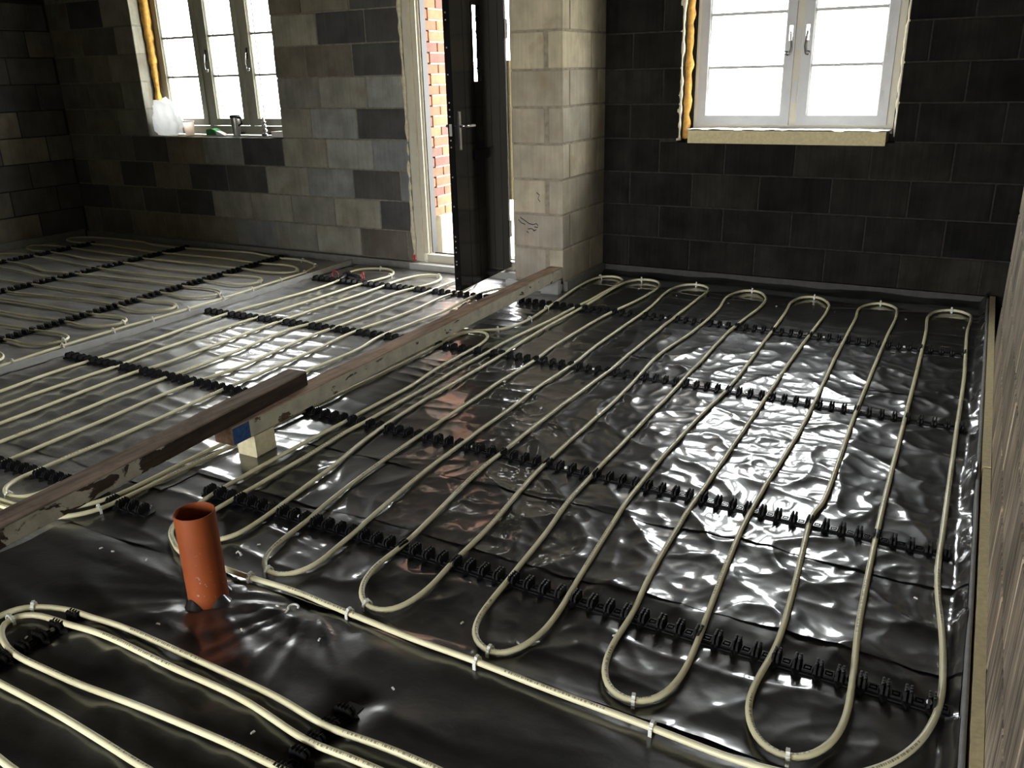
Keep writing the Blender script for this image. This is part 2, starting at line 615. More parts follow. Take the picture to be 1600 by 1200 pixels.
def bevel_box_mesh(name, w, d, h, bev, mat):
    """A box centred on the origin with chamfered edges (44 triangles)."""
    x, y, z = w / 2, d / 2, h / 2
    vs_, idx = [], {}
    for sx in (-1, 1):
        for sy_ in (-1, 1):
            for sz in (-1, 1):
                for ax in range(3):
                    p = [sx * (x - bev), sy_ * (y - bev), sz * (z - bev)]
                    p[ax] = (sx * x, sy_ * y, sz * z)[ax]
                    idx[(sx, sy_, sz, ax)] = len(vs_)
                    vs_.append(tuple(p))
    fs = []

    def quad(keys):
        fs.append(tuple(idx[k] for k in keys))
    for s in (-1, 1):
        o = [(-1, -1), (1, -1), (1, 1), (-1, 1)]
        if s < 0:
            o = o[::-1]
        quad([(s, a, b, 0) for a, b in o])
        quad([(b, s, a, 1) for a, b in o])
        quad([(a, b, s, 2) for a, b in o])
    for a in (-1, 1):
        for b in (-1, 1):
            quad([(-1, a, b, 1), (1, a, b, 1), (1, a, b, 2), (-1, a, b, 2)] if a * b < 0 else
                 [(-1, a, b, 2), (1, a, b, 2), (1, a, b, 1), (-1, a, b, 1)])
            quad([(a, -1, b, 0), (a, 1, b, 0), (a, 1, b, 2), (a, -1, b, 2)] if a * b < 0 else
                 [(a, -1, b, 2), (a, 1, b, 2), (a, 1, b, 0), (a, -1, b, 0)])
            quad([(a, b, -1, 0), (a, b, 1, 0), (a, b, 1, 1), (a, b, -1, 1)] if a * b > 0 else
                 [(a, b, -1, 1), (a, b, 1, 1), (a, b, 1, 0), (a, b, -1, 0)])
            for c in (-1, 1):
                t = [(a, b, c, 0), (a, b, c, 1), (a, b, c, 2)]
                quad(t if a * b * c > 0 else t[::-1])
    me = bpy.data.meshes.new(name)
    me.from_pydata(vs_, [], fs)
    me.materials.append(M[mat])
    me.update()
    return me


_cache = {}


def block(name, parent, x0, x1, y0, y1, z0, z1, mat, bev=0.004):
    key = (name, round(x1 - x0, 3), round(y1 - y0, 3), round(z1 - z0, 3), mat)
    if key not in _cache:
        _cache[key] = bevel_box_mesh(name, x1 - x0, y1 - y0, z1 - z0, bev, mat)
    o = link(name, _cache[key], parent)
    o.location = ((x0 + x1) / 2, (y0 + y1) / 2, (z0 + z1) / 2)
    return o


def wall_boxes(mb, axis, lo, hi, z0, z1, t0, t1, holes):
    """A slab along x (axis 0) or y (axis 1) with rectangular holes (a, b, z0, z1)."""
    cuts = sorted({lo, hi} | {v for h in holes for v in h[:2]})
    for a, b in zip(cuts[:-1], cuts[1:]):
        mid = (a + b) / 2
        spans = sorted((h[2], h[3]) for h in holes if h[0] < mid < h[1])
        z = z0
        segs = []
        for s, e in spans:
            if s > z:
                segs.append((z, s))
            z = max(z, e)
        if z < z1:
            segs.append((z, z1))
        for s, e in segs:
            if axis == 0:
                mb.box(a, b, t0, t1, s, e)
            else:
                mb.box(t0, t1, a, b, s, e)
    return mb


def spline(pts, step=0.02, smooth=0.03):
    """Catmull-Rom through the points, evenly resampled, lightly smoothed."""
    P = np.array(pts, float)
    keep = [0] + [i for i in range(1, len(P)) if np.linalg.norm(P[i] - P[i - 1]) > 1e-4]
    P = P[keep]
    Q = np.vstack([2 * P[0] - P[1], P, 2 * P[-1] - P[-2]])
    t = np.zeros(len(Q))
    for i in range(1, len(Q)):
        t[i] = t[i - 1] + max(1e-5, np.linalg.norm(Q[i] - Q[i - 1])) ** 0.5
    out = []
    for i in range(1, len(Q) - 2):
        n = max(2, int(np.linalg.norm(Q[i + 1] - Q[i]) / (step * 0.5)))
        for tt in np.linspace(t[i], t[i + 1], n, endpoint=False):
            p0, p1, p2, p3 = Q[i - 1:i + 3]
            t0, t1, t2, t3 = t[i - 1:i + 3]
            a1 = (t1 - tt) / (t1 - t0) * p0 + (tt - t0) / (t1 - t0) * p1
            a2 = (t2 - tt) / (t2 - t1) * p1 + (tt - t1) / (t2 - t1) * p2
            a3 = (t3 - tt) / (t3 - t2) * p2 + (tt - t2) / (t3 - t2) * p3
            b1 = (t2 - tt) / (t2 - t0) * a1 + (tt - t0) / (t2 - t0) * a2
            b2 = (t3 - tt) / (t3 - t1) * a2 + (tt - t1) / (t3 - t1) * a3
            out.append((t2 - tt) / (t2 - t1) * b1 + (tt - t1) / (t2 - t1) * b2)
    out.append(P[-1])
    C = np.array(out)
    d = np.concatenate([[0], np.cumsum(np.linalg.norm(np.diff(C, axis=0), axis=1))])
    s = np.arange(0, d[-1], step)
    R = np.stack([np.interp(s, d, C[:, k]) for k in range(C.shape[1])], 1)
    k = int(3 * smooth / step)
    if k > 0:
        w = np.exp(-0.5 * (np.arange(-k, k + 1) * step / smooth) ** 2)
        w /= w.sum()
        R = np.stack([np.convolve(np.pad(R[:, j], k, 'edge'), w, 'valid') for j in range(R.shape[1])], 1)
    return R

# pipe routes on the floor, metres
TR_RIGHT=[(-4.2,1.447),(-3.4,1.446),(-2.937,1.445),(-2.807,1.446),(-2.66,1.478),(-2.585,1.56),(-2.55,1.641),(-2.543,2.061),(-2.53,2.6),(-2.51,3.2),(-2.5,3.6),(-2.485,3.83),(-2.439,3.934),(-2.388,3.97),(-2.31,4.025),(-2.271,4.108),(-2.25,4.294),(-2.269,4.556),(-2.29,4.805),(-2.314,5.056),(-2.324,5.293),(-2.295,5.475),(-2.227,5.525),(-2.162,5.509),(-2.112,5.445),(-2.097,5.347),(-2.097,5.207),(-2.098,4.924),(-2.117,4.589),(-2.126,4.319),(-2.151,4.008),(-2.162,3.819),(-2.161,3.623),(-2.164,3.372),(-2.157,3.129),(-2.156,2.914),(-2.155,2.718),(-2.158,2.604),(-2.164,2.466),(-2.151,2.217),(-2.15,2.074),(-2.146,1.937),(-2.147,1.875),(-2.144,1.788),(-2.142,1.7),(-2.115,1.625),(-2.065,1.585),(-2.01,1.58),(-1.974,1.605),(-1.947,1.658),(-1.948,1.722),(-1.95,1.788),(-1.956,1.834),(-1.977,2.019),(-1.997,2.184),(-2.034,2.386),(-2.059,2.59),(-2.063,2.649),(-2.071,2.893),(-2.069,3.219),(-2.067,3.461),(-2.071,3.628),(-2.081,3.906),(-2.084,4.234),(-2.074,4.608),(-2.073,4.971),(-2.079,5.254),(-2.051,5.46),(-1.971,5.525),(-1.878,5.502),(-1.825,5.402),(-1.81,5.281),(-1.821,4.937),(-1.87,4.569),(-1.885,4.154),(-1.887,3.831),(-1.875,3.626),(-1.878,3.258),(-1.868,2.894),(-1.867,2.622),(-1.854,2.315),(-1.841,2.141),(-1.82,1.906),(-1.805,1.83),(-1.795,1.722),(-1.779,1.624),(-1.748,1.563),(-1.7,1.532),(-1.644,1.539),(-1.606,1.584),(-1.594,1.651),(-1.605,1.748),(-1.608,1.807),(-1.641,2.122),(-1.659,2.441),(-1.668,2.673),(-1.667,2.997),(-1.677,3.332),(-1.672,3.609),(-1.682,4.061),(-1.685,4.589),(-1.69,4.858),(-1.722,5.271),(-1.686,5.461),(-1.607,5.523),(-1.515,5.475),(-1.483,5.379),(-1.483,5.178),(-1.479,4.611),(-1.471,3.948),(-1.468,3.567),(-1.474,3.251),(-1.478,2.764),(-1.468,2.294),(-1.436,2.028),(-1.423,1.83),(-1.422,1.703),(-1.407,1.618),(-1.377,1.565),(-1.335,1.531),(-1.286,1.523),(-1.247,1.552),(-1.225,1.617),(-1.219,1.699),(-1.229,1.799),(-1.236,2.054),(-1.278,2.454),(-1.287,2.826),(-1.291,3.302),(-1.326,3.967),(-1.29,4.537),(-1.297,4.964),(-1.326,5.293),(-1.269,5.47),(-1.183,5.483),(-1.099,5.344),(-1.079,5.124),(-1.11,4.582),(-1.104,3.87),(-1.089,2.949),(-1.084,2.388),(-1.057,2.101),(-1.038,1.841),(-1.03,1.708),(-1.021,1.62),(-0.997,1.556),(-0.953,1.517),(-0.902,1.507),(-0.862,1.553),(-0.84,1.636),(-0.84,1.745),(-0.855,1.886),(-0.895,2.339),(-0.904,2.465),(-0.901,3.089),(-0.881,3.711),(-0.902,4.62),(-0.916,5.059),(-0.931,5.306),(-0.892,5.444),(-0.812,5.479),(-0.723,5.362),(-0.698,5.154),(-0.702,4.591),(-0.702,3.711),(-0.695,2.771),(-0.696,2.437),(-0.676,2.026),(-0.657,1.819),(-0.655,1.675),(-0.639,1.581),(-0.605,1.524),(-0.564,1.503),(-0.518,1.509),(-0.48,1.555),(-0.462,1.647),(-0.464,1.746),(-0.484,2.022),(-0.511,2.508),(-0.496,3.281),(-0.516,4.405),(-0.526,5.1),(-0.536,5.296),(-0.504,5.414),(-0.432,5.489),(-0.345,5.412),(-0.322,5.25),(-0.325,4.76),(-0.323,3.574),(-0.314,2.653),(-0.325,2.618),(-0.297,2.147),(-0.284,1.874),(-0.298,1.692),(-0.296,1.618),(-0.274,1.55),(-0.235,1.505),(-0.185,1.491),(-0.144,1.516),(-0.108,1.575),(-0.092,1.663),(-0.095,1.795),(-0.113,2.052),(-0.128,2.654),(-0.134,3.53),(-0.138,4.293),(-0.146,4.958),(-0.155,5.293),(-0.119,5.422),(-0.031,5.485),(0.053,5.415),(0.063,5.292),(0.053,5.047),(0.063,4.211),(0.058,3.468),(0.055,2.712),(0.055,2.369),(0.087,2.024),(0.092,1.826),(0.075,1.719),(0.048,1.64),(0.005,1.567),(-0.06,1.5),(-0.15,1.452),(-0.253,1.434),(-0.467,1.442),(-0.657,1.447),(-0.937,1.456),(-1.166,1.461),(-1.353,1.476),(-1.539,1.489),(-1.749,1.481),(-1.832,1.485),(-2.031,1.493),(-2.097,1.526),(-2.15,1.558),(-2.187,1.599),(-2.215,1.677),(-2.24,1.825),(-2.247,2.039),(-2.247,2.325),(-2.238,2.574),(-2.239,2.646),(-2.234,3.026),(-2.261,3.285),(-2.265,3.447),(-2.265,3.611),(-2.265,3.747),(-2.293,3.864),(-2.346,3.934),(-2.402,3.95),(-2.452,3.906),(-2.47,3.8),(-2.462,3.55),(-2.47,3.0),(-2.485,2.5),(-2.496,2.019),(-2.504,1.637),(-2.512,1.558),(-2.545,1.5),(-2.62,1.435),(-2.787,1.418),(-2.898,1.417),(-3.4,1.416),(-4.2,1.416)]
TR_MID=[(-4.003,1.6),(-4.005,1.8),(-4.008,2.133),(-4.03,2.449),(-4.022,2.638),(-4.027,3.044),(-4.057,3.624),(-3.979,4.286),(-3.997,4.651),(-4.03,4.75),(-4.08,4.841),(-4.083,4.981),(-3.962,5.079),(-3.852,5.077),(-3.763,4.996),(-3.73,4.896),(-3.774,4.575),(-3.786,4.068),(-3.824,3.568),(-3.826,2.877),(-3.81,2.638),(-3.813,2.013),(-3.81,1.72),(-3.8,1.58),(-3.76,1.51),(-3.71,1.49),(-3.65,1.52),(-3.61,1.6),(-3.6,1.72),(-3.6,1.882),(-3.636,2.641),(-3.617,2.705),(-3.623,3.565),(-3.611,3.869),(-3.595,4.098),(-3.582,4.575),(-3.581,4.848),(-3.53,5.002),(-3.436,5.064),(-3.362,5.028),(-3.321,4.957),(-3.302,4.796),(-3.375,4.544),(-3.384,3.969),(-3.412,3.644),(-3.436,3.56),(-3.417,3.003),(-3.421,2.543),(-3.401,1.76),(-3.4,1.64),(-3.39,1.56),(-3.35,1.5),(-3.3,1.48),(-3.24,1.5),(-3.205,1.56),(-3.199,1.635),(-3.216,2.103),(-3.233,2.63),(-3.201,2.831),(-3.233,3.441),(-3.216,3.761),(-3.196,4.544),(-3.186,4.95),(-3.17,5.0),(-3.13,5.05),(-3.08,5.05),(-3.04,5.0),(-3.01,4.9),(-2.989,4.768),(-3.023,4.562),(-3.011,4.132),(-3.058,3.601),(-3.032,3.214),(-3.026,2.746),(-3.022,2.5),(-3.0,2.174),(-3.005,1.773),(-3.001,1.638),(-3.005,1.6),(-2.987,1.539),(-2.954,1.499),(-2.911,1.482),(-2.861,1.484),(-2.824,1.508),(-2.81,1.552),(-2.82,1.609),(-2.825,1.8),(-2.835,2.4),(-2.839,2.976),(-2.828,3.392),(-2.862,3.608),(-2.822,4.281),(-2.844,4.548),(-2.832,4.777),(-2.756,4.927),(-2.7,4.95),(-2.655,4.9),(-2.63,4.7),(-2.62,4.3)]
TR_LEFT=[(-4.39,1.0),(-4.39,1.8),(-4.389,2.367),(-4.395,2.433),(-4.409,2.739),(-4.409,3.083),(-4.394,3.347),(-4.384,3.598),(-4.386,3.882),(-4.388,4.13),(-4.404,4.457),(-4.407,4.728),(-4.439,4.858),(-4.495,4.971),(-4.6,5.042),(-4.742,5.09),(-5.016,5.087),(-5.413,5.153),(-6.097,5.09),(-6.501,5.088),(-6.753,5.154),(-7.445,5.126),(-7.586,5.036),(-7.538,4.949),(-7.395,4.901),(-6.963,4.906),(-6.222,4.858),(-5.501,4.89),(-4.958,4.87),(-4.728,4.895),(-4.579,4.848),(-4.503,4.783),(-4.496,4.714),(-4.587,4.652),(-4.789,4.64),(-4.918,4.659),(-5.464,4.636),(-5.943,4.627),(-6.827,4.675),(-7.402,4.699),(-7.58,4.642),(-7.533,4.55),(-7.378,4.486),(-7.11,4.501),(-6.492,4.431),(-6.016,4.436),(-5.667,4.399),(-5.33,4.415),(-4.915,4.445),(-4.734,4.475),(-4.62,4.478),(-4.531,4.426),(-4.498,4.353),(-4.533,4.274),(-4.632,4.232),(-4.778,4.234),(-4.869,4.239),(-5.131,4.24),(-5.433,4.206),(-5.951,4.206),(-6.813,4.3),(-7.306,4.332),(-7.475,4.264),(-7.56,4.22),(-7.57,4.16),(-7.5,4.11),(-7.192,4.09),(-6.796,4.062),(-6.404,3.968),(-5.93,4.021),(-5.243,4.049),(-4.914,4.049),(-4.755,4.075),(-4.625,4.069),(-4.535,4.028),(-4.495,3.967),(-4.536,3.892),(-4.587,3.832),(-4.719,3.823),(-4.827,3.844),(-5.001,3.848),(-5.958,3.824),(-6.904,3.913),(-7.35,3.92),(-7.5,3.9),(-7.56,3.82),(-7.56,3.72),(-7.5,3.64),(-7.35,3.62),(-6.434,3.624),(-5.946,3.632),(-5.147,3.648),(-4.803,3.664),(-4.636,3.681),(-4.527,3.64),(-4.486,3.553),(-4.588,3.458),(-4.748,3.439),(-4.868,3.473),(-5.321,3.478),(-5.915,3.417),(-6.12,3.431),(-7.3,3.44),(-7.5,3.43),(-7.56,3.39),(-7.56,3.32),(-7.5,3.26),(-7.3,3.25),(-5.835,3.256),(-5.15,3.263),(-4.826,3.27),(-4.653,3.297),(-4.541,3.267),(-4.488,3.197),(-4.544,3.096),(-4.681,3.065),(-4.83,3.076),(-5.238,3.056),(-5.508,3.055),(-7.3,3.06),(-7.5,3.05),(-7.56,3.01),(-7.56,2.93),(-7.5,2.87),(-7.3,2.86),(-5.2,2.866),(-4.808,2.875),(-4.628,2.884),(-4.524,2.861),(-4.481,2.799),(-4.527,2.712),(-4.631,2.665),(-4.802,2.681),(-4.885,2.672),(-7.3,2.66),(-7.5,2.65),(-7.56,2.61),(-7.56,2.55),(-7.5,2.5),(-7.3,2.49),(-4.615,2.506),(-4.53,2.472),(-4.485,2.433),(-4.5,2.36),(-4.58,2.31),(-4.75,2.29),(-7.4,2.29)]
TR_FA=[(-0.05,1.11),(-0.5,1.112),(-0.866,1.115),(-0.976,1.114),(-1.107,1.111),(-1.27,1.124),(-1.459,1.13),(-1.773,1.138),(-1.974,1.134),(-2.037,1.136),(-2.108,1.117),(-2.156,1.09),(-2.187,1.061),(-2.191,1.016),(-2.19,0.955),(-2.14,0.9),(-2.06,0.87),(-1.932,0.857),(-1.705,0.85),(-1.547,0.843),(-1.4,0.837),(-0.9,0.835),(0.0,0.84)]
TR_FB=[(-0.1,1.055),(-0.5,1.056),(-0.978,1.057),(-1.127,1.058),(-1.362,1.082),(-1.606,1.085),(-1.826,1.092),(-1.992,1.087),(-2.058,1.083),(-2.117,1.074),(-2.153,1.048),(-2.16,1.017),(-2.132,0.983),(-2.069,0.956),(-2.004,0.944),(-1.835,0.939),(-1.636,0.947),(-1.371,0.963),(-1.136,0.972),(-0.6,0.975),(-0.1,0.975)]
TR_FD=[(-2.3,0.72),(-1.9,0.712),(-1.692,0.709),(-1.665,0.705),(-1.2,0.7),(-0.2,0.7)]

# ------------------------------------------------------------------ the setting: shell
CEIL = 2.42
mb = MB()
mb.box(-8.1, 1.4, YB - 0.15, 6.0, -0.16, -0.006)
struct(mb.build('floor', 'slab'), 'insulated floor deck under the black sheeting')
mb = MB()
mb.box(-8.1, 1.4, YB - 0.15, 6.0, CEIL, CEIL + 0.15)
struct(mb.build('ceiling', 'ceiling'), 'dark ceiling')
mb = MB()
mb.box(-40, 40, 5.6, 60, -0.25, -0.05)
mb.box(-40, 40, -40, YB - 0.13, -0.25, -0.05)
struct(mb.build('ground_outside', 'paving'), 'pale paving outside the door')

ROW0, CRS = 0.062, 0.2253


def courses(n):
    return [(ROW0 + CRS * k, ROW0 + CRS * (k + 1)) for k in range(n)]


def lay(parent, axis, lo, hi, t0, t1, rows, phase, holes, pick, unit=0.4525, gap=0.010):
    for k, (za, zb) in enumerate(rows):
        ph = phase(k)
        n0 = math.ceil((lo - ph) / unit) - 1
        edges = []
        e = ph + n0 * unit
        while e < hi + unit:
            edges.append(e)
            e += unit
        for a, b in zip(edges[:-1], edges[1:]):
            segs = [(max(a + gap / 2, lo), min(b - gap / 2, hi))]
            for h in holes:
                if h[2] < zb - 0.03 and h[3] > za + 0.03:
                    nxt = []
                    for s, t in segs:
                        if h[1] <= s or h[0] >= t:
                            nxt.append((s, t))
                        else:
                            nxt += [(s, h[0]), (h[1], t)]
                    segs = nxt
            for s, t in segs:
                if t - s < 0.035:
                    continue
                top = zb - gap
                for h in holes:      # a cut course under a window
                    if h[0] < (s + t) / 2 < h[1] and za < h[2] < zb:
                        top = h[2]
                mt = pick(k, (s + t) / 2)
                j = random.uniform(-0.0012, 0.0012)
                if axis == 0:
                    block('block', parent, s, t, t0 + j, t1 + j, za, top, mt)
                else:
                    block('block', parent, t0 + j, t1 + j, s, t, za, top, mt)


# front wall of the left bay, with the three-light window and the door opening
FY = 5.28
WIN1 = (-6.55, -4.98, 0.955, 2.31)
DOOR = (-3.755, -2.745, -0.2, 2.14)
mb = MB()
wall_boxes(mb, 0, -7.8, -2.60, -0.1, CEIL, FY + 0.005, 5.45, [(WIN1[0] - 0.006, WIN1[1] + 0.006, WIN1[2] - 0.006, WIN1[3]), (DOOR[0] - 0.004, DOOR[1], DOOR[2], DOOR[3])])
wall_boxes(mb, 0, -7.8, -2.60, -0.1, CEIL, 5.45, 5.58, [(-6.53, -4.93, 0.955, 2.28), (-3.86, -2.70, -0.2, 2.14)])
wf = struct(mb.build('wall_front', 'mortar'), 'grey blockwork wall with the three-light window and open door')
PH1 = {0: -4.728, 1: -4.515, 2: -4.757, 3: -4.54, 4: -4.219, 5: -4.556, 6: -4.214, 7: -4.53, 8: -4.203}


def pick1(k, x):
    dark = {(2, -5.43), (3, -5.17), (4, -3.99), (6, -3.98), (7, -3.95), (2, -3.98), (1, -3.91), (7, -4.31), (8, -3.98)}
    for kk, xx in dark:
        if kk == k and abs(x - xx) < 0.17:
            return 'block_dark'
    if k == 0 and x > -4.1:
        return 'block_brown'
    for kk, xx in {(3, -4.31), (2, -4.48), (4, -4.45), (0, -5.4)}:
        if kk == k and abs(x - xx) < 0.17:
            return 'block_blue'
    if k >= 4 and -7.0 < x < -6.5:
        return 'block'
    if x < -5.7:  # browner, darker blocks put the left end's shade into the colour
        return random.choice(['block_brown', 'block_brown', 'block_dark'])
    if k == 0 and x < -5.1 or k >= 5 and random.random() < 0.45:
        return 'block_brown'
    return random.choice(['block', 'block', 'block', 'block_blue'])


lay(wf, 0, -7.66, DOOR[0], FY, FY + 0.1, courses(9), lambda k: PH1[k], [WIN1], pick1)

# recessed front wall of the right bay, with the two-light window
RY = 5.72
WIN2 = (-1.845, -0.50, 0.938, 2.17)
mb = MB()
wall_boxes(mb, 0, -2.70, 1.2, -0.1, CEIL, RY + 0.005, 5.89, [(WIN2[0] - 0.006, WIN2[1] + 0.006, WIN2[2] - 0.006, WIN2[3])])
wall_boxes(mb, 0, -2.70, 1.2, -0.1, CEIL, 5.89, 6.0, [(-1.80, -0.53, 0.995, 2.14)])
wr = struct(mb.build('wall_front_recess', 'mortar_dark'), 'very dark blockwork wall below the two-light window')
PH2 = [-1.729, -1.507, -1.732, -1.520, -1.74, -1.51, -1.73, -1.52, -1.74]
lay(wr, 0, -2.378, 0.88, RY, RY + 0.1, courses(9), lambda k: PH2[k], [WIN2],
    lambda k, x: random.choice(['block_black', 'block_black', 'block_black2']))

# pale block pier between the door and the right bay
PX0, PX1, PY0 = -2.745, -2.378, 5.03
mb = MB()
mb.box(PX0 + 0.005, PX1 - 0.005, PY0 + 0.005, 5.725, -0.006, CEIL)
wp = struct(mb.build('wall_pier', 'mortar_pale'), 'pale block pier between the dark door and the right bay')
for k, (za, zb) in enumerate(courses(10)):
    za += 0.012
    zb += 0.012 - 0.012
    zt = za + CRS - 0.012
    if k == 9:
        zt = CEIL
    if k % 2 == 0:
        block('block', wp, PX0, -2.508, PY0, PY0 + 0.1, za, zt, 'block_pale')
        block('block', wp, -2.478, PX1, PY0, PY0 + 0.44, za, zt, 'block_pale')
        block('block', wp, -2.478, PX1, PY0 + 0.45, RY, za, zt, 'block_pale')
        block('block', wp, PX0, PX0 + 0.1, PY0 + 0.11, PY0 + 0.34, za, zt, 'block_pale')
    else:
        block('block', wp, PX0, PX1, PY0, PY0 + 0.1, za, zt, 'block_pale')
        block('block', wp, -2.478, PX1, PY0 + 0.11, PY0 + 0.55, za, zt, 'block_pale')
        block('block', wp, -2.478, PX1, PY0 + 0.56, RY, za, zt, 'block_pale')
        block('block', wp, PX0, PX0 + 0.1, PY0 + 0.11, PY0 + 0.34, za, zt, 'block_pale')
# scrawl on the second block from the bottom of the pier
mb = MB()
for seg in ([(-2.695, 0.49), (-2.66, 0.47), (-2.63, 0.452), (-2.60, 0.447), (-2.575, 0.455), (-2.562, 0.445), (-2.565, 0.43), (-2.59, 0.432)],
            [(-2.71, 0.475), (-2.69, 0.455), (-2.66, 0.445)], [(-2.64, 0.415), (-2.61, 0.42), (-2.585, 0.405)],
            [(-2.65, 0.40), (-2.635, 0.39)], [(-2.60, 0.405), (-2.575, 0.415)],
            [(-2.57, 0.66), (-2.55, 0.645), (-2.56, 0.62), (-2.545, 0.60)]):
    for (a, za), (b, zb) in zip(seg[:-1], seg[1:]):
        w = 0.0028
        mb.add([(a, PY0 - 0.0018, za - w), (b, PY0 - 0.0018, zb - w), (b, PY0 - 0.0018, zb + w), (a, PY0 - 0.0018, za + w),
                (a, PY0 + 0.001, za - w), (b, PY0 + 0.001, zb - w), (b, PY0 + 0.001, zb + w), (a, PY0 + 0.001, za + w)],
               [(0, 1, 2, 3), (0, 4, 5, 1), (3, 2, 6, 7), (0, 3, 7, 4), (1, 5, 6, 2)])
mb.build('scrawl', 'ink', wp)

# right wall beside the camera, ending at y = 4.62 with a dark opening beyond
mb = MB()
mb.box(0.182, 0.42, YB, 4.61, -0.1, CEIL)
wri = struct(mb.build('wall_right', 'mortar_rough'), 'rough brown-grey block wall along the right edge')
lay(wri, 1, 0.3, 4.62, 0.176, 0.28, courses(7), lambda k: 0.10 + 0.226 * (k % 2), [], lambda k, x: 'block_rough')
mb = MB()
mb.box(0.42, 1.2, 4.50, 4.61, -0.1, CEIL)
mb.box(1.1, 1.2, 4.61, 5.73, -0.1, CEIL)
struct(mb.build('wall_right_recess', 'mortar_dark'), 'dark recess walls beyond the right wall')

# left wall
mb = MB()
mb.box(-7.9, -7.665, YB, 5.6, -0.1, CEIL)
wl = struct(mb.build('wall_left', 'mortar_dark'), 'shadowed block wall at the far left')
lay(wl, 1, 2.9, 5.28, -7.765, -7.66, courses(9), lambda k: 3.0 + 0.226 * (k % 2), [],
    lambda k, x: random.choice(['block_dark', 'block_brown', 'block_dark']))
# walls behind the camera
mb = MB()
wall_boxes(mb, 0, -7.9, 0.42, -0.1, CEIL, YB - 0.12, YB, [(REAR[0], REAR[1], 0.0, 2.16)])
struct(mb.build('wall_back', 'mortar'), 'rear wall with a wide opening added for fill light, behind the camera')
mb = MB()
mb.box(-7.67, -3.45, 0.55, 0.68, -0.1, CEIL)  # added unseen wall that shades the far left end
struct(mb.build('wall_shade_partition', 'mortar'), 'block partition added out of view on the left for shade')

# brick return seen through the door
mb = MB()
mb.box(-3.86, -3.728, 5.59, 6.05, 0.36, 2.30)
wb = struct(mb.build('wall_porch', 'brick_mortar'), 'sunlit orange brick wall seen through the open door')
mb = MB()
mb.box(-3.88, -3.705, 5.59, 6.07, -0.06, 0.36)
struct(mb.build('trim_1', 'render'), 'pale plinth below the sunlit brick wall')
for k in range(24):
    z0 = 0.365 + 0.075 * k
    e = 5.46 - (0.1125 if k % 2 else 0.0)
    while e < 6.04:
        a, b = max(e, 5.462), min(e + 0.215, 6.055)
        if b - a > 0.04:
            block('brick', wb, -3.822, -3.72, a, b, z0, z0 + 0.065,
                  random.choice(['brick_a', 'brick_a', 'brick_b', 'brick_b', 'brick_c']), 0.003)
        e += 0.225


mb = MB()
mb.box(-4.0, -2.55, 5.59, 6.25, 2.30, 2.42)  # added slab out of view, keeps sky and sun off the upper bricks
struct(mb.build('sunshade', 'render'), 'added unseen canopy above the door, outside')


# ------------------------------------------------------------------ windows
def lumpy(name, pts, r, mat, parent, seed=0, sides=9, amp=0.45):
    """An irregular bead of expanding foam."""
    R = spline(pts, 0.018, 0.0)
    mb_ = MB()
    n = len(R)
    rr = [r * (0.75 + amp * (0.5 + float(perlin(i * 0.23, seed * 3.1, seed)) * 1.6)) for i in range(n)]
    P = [(p[0] + 0.006 * float(perlin(i * 0.31, 5.2, seed + 1)), p[1] + 0.008 * float(perlin(i * 0.27, 9.2, seed + 2)), p[2]) for i, p in enumerate(R)]
    mb_.tube(P, rr, sides)
    return mb_.build(name, mat, parent, smooth=True)


def casement(root, x0, x1, y, z0, z1, bars, mat, handle=None, sw=0.055, spacer=False):
    """A sash with its panes, glazing bars and handle. y is the inner face."""
    mb_ = MB()
    d = 0.05
    mb_.box(x0, x0 + sw, y, y + d, z0, z1)
    mb_.box(x1 - sw, x1, y, y + d, z0, z1)
    mb_.box(x0 + sw, x1 - sw, y, y + d, z0, z0 + sw)
    mb_.box(x0 + sw, x1 - sw, y, y + d, z1 - sw, z1)
    # sloped glazing bead on the room side
    for xa, s in ((x0 + sw, 1), (x1 - sw, -1)):
        mb_.extrude([(xa, y + 0.004), (xa + s * 0.012, y + 0.018), (xa, y + 0.03)], 2, z0 + sw, z1 - sw)
    c = mb_.build('casement', mat, root)
    gx0, gx1 = x0 + sw, x1 - sw
    zs = [z0 + sw] + list(bars) + [z1 - sw]
    for a, b in zip(zs[:-1], zs[1:]):
        MB().box(gx0, gx1, y + 0.024, y + 0.030, a, b).build('pane', 'glass', c)
    for z in bars:
        MB().box(gx0, gx1, y + 0.013, y + 0.041, z - 0.009, z + 0.009).build('glazing_bar', 'bar', c)
    if spacer:
        MB().box(gx0 + 0.030, gx0 + 0.040, y + 0.040, y + 0.048, z0 + sw, z1 - sw).build('glazing_bar', 'bar', c)
    if handle:
        hx, hz, s = handle
        h = MB()
        h.box(hx - 0.011, hx + 0.011, y - 0.008, y, hz - 0.045, hz + 0.045)
        curl = [(hx, y - 0.022, hz + 0.01), (hx - s * 0.004, y - 0.026, hz - 0.03), (hx - s * 0.010, y - 0.026, hz - 0.08),
                (hx - s * 0.004, y - 0.026, hz - 0.115)]
        for k in range(9):
            a = math.pi * 1.0 + k * 0.75
            r_ = 0.017 * (1 - k / 12)
            curl.append((hx + s * 0.012 + s * r_ * math.cos(a), y - 0.026, hz - 0.117 + r_ * math.sin(a)))
        h.tube(curl, 0.0042, 6)
        h.tube([(hx, y, hz + 0.01), (hx, y - 0.022, hz + 0.01)], 0.006, 6)
        h.build('handle', 'chrome', c, smooth=False)
    return c


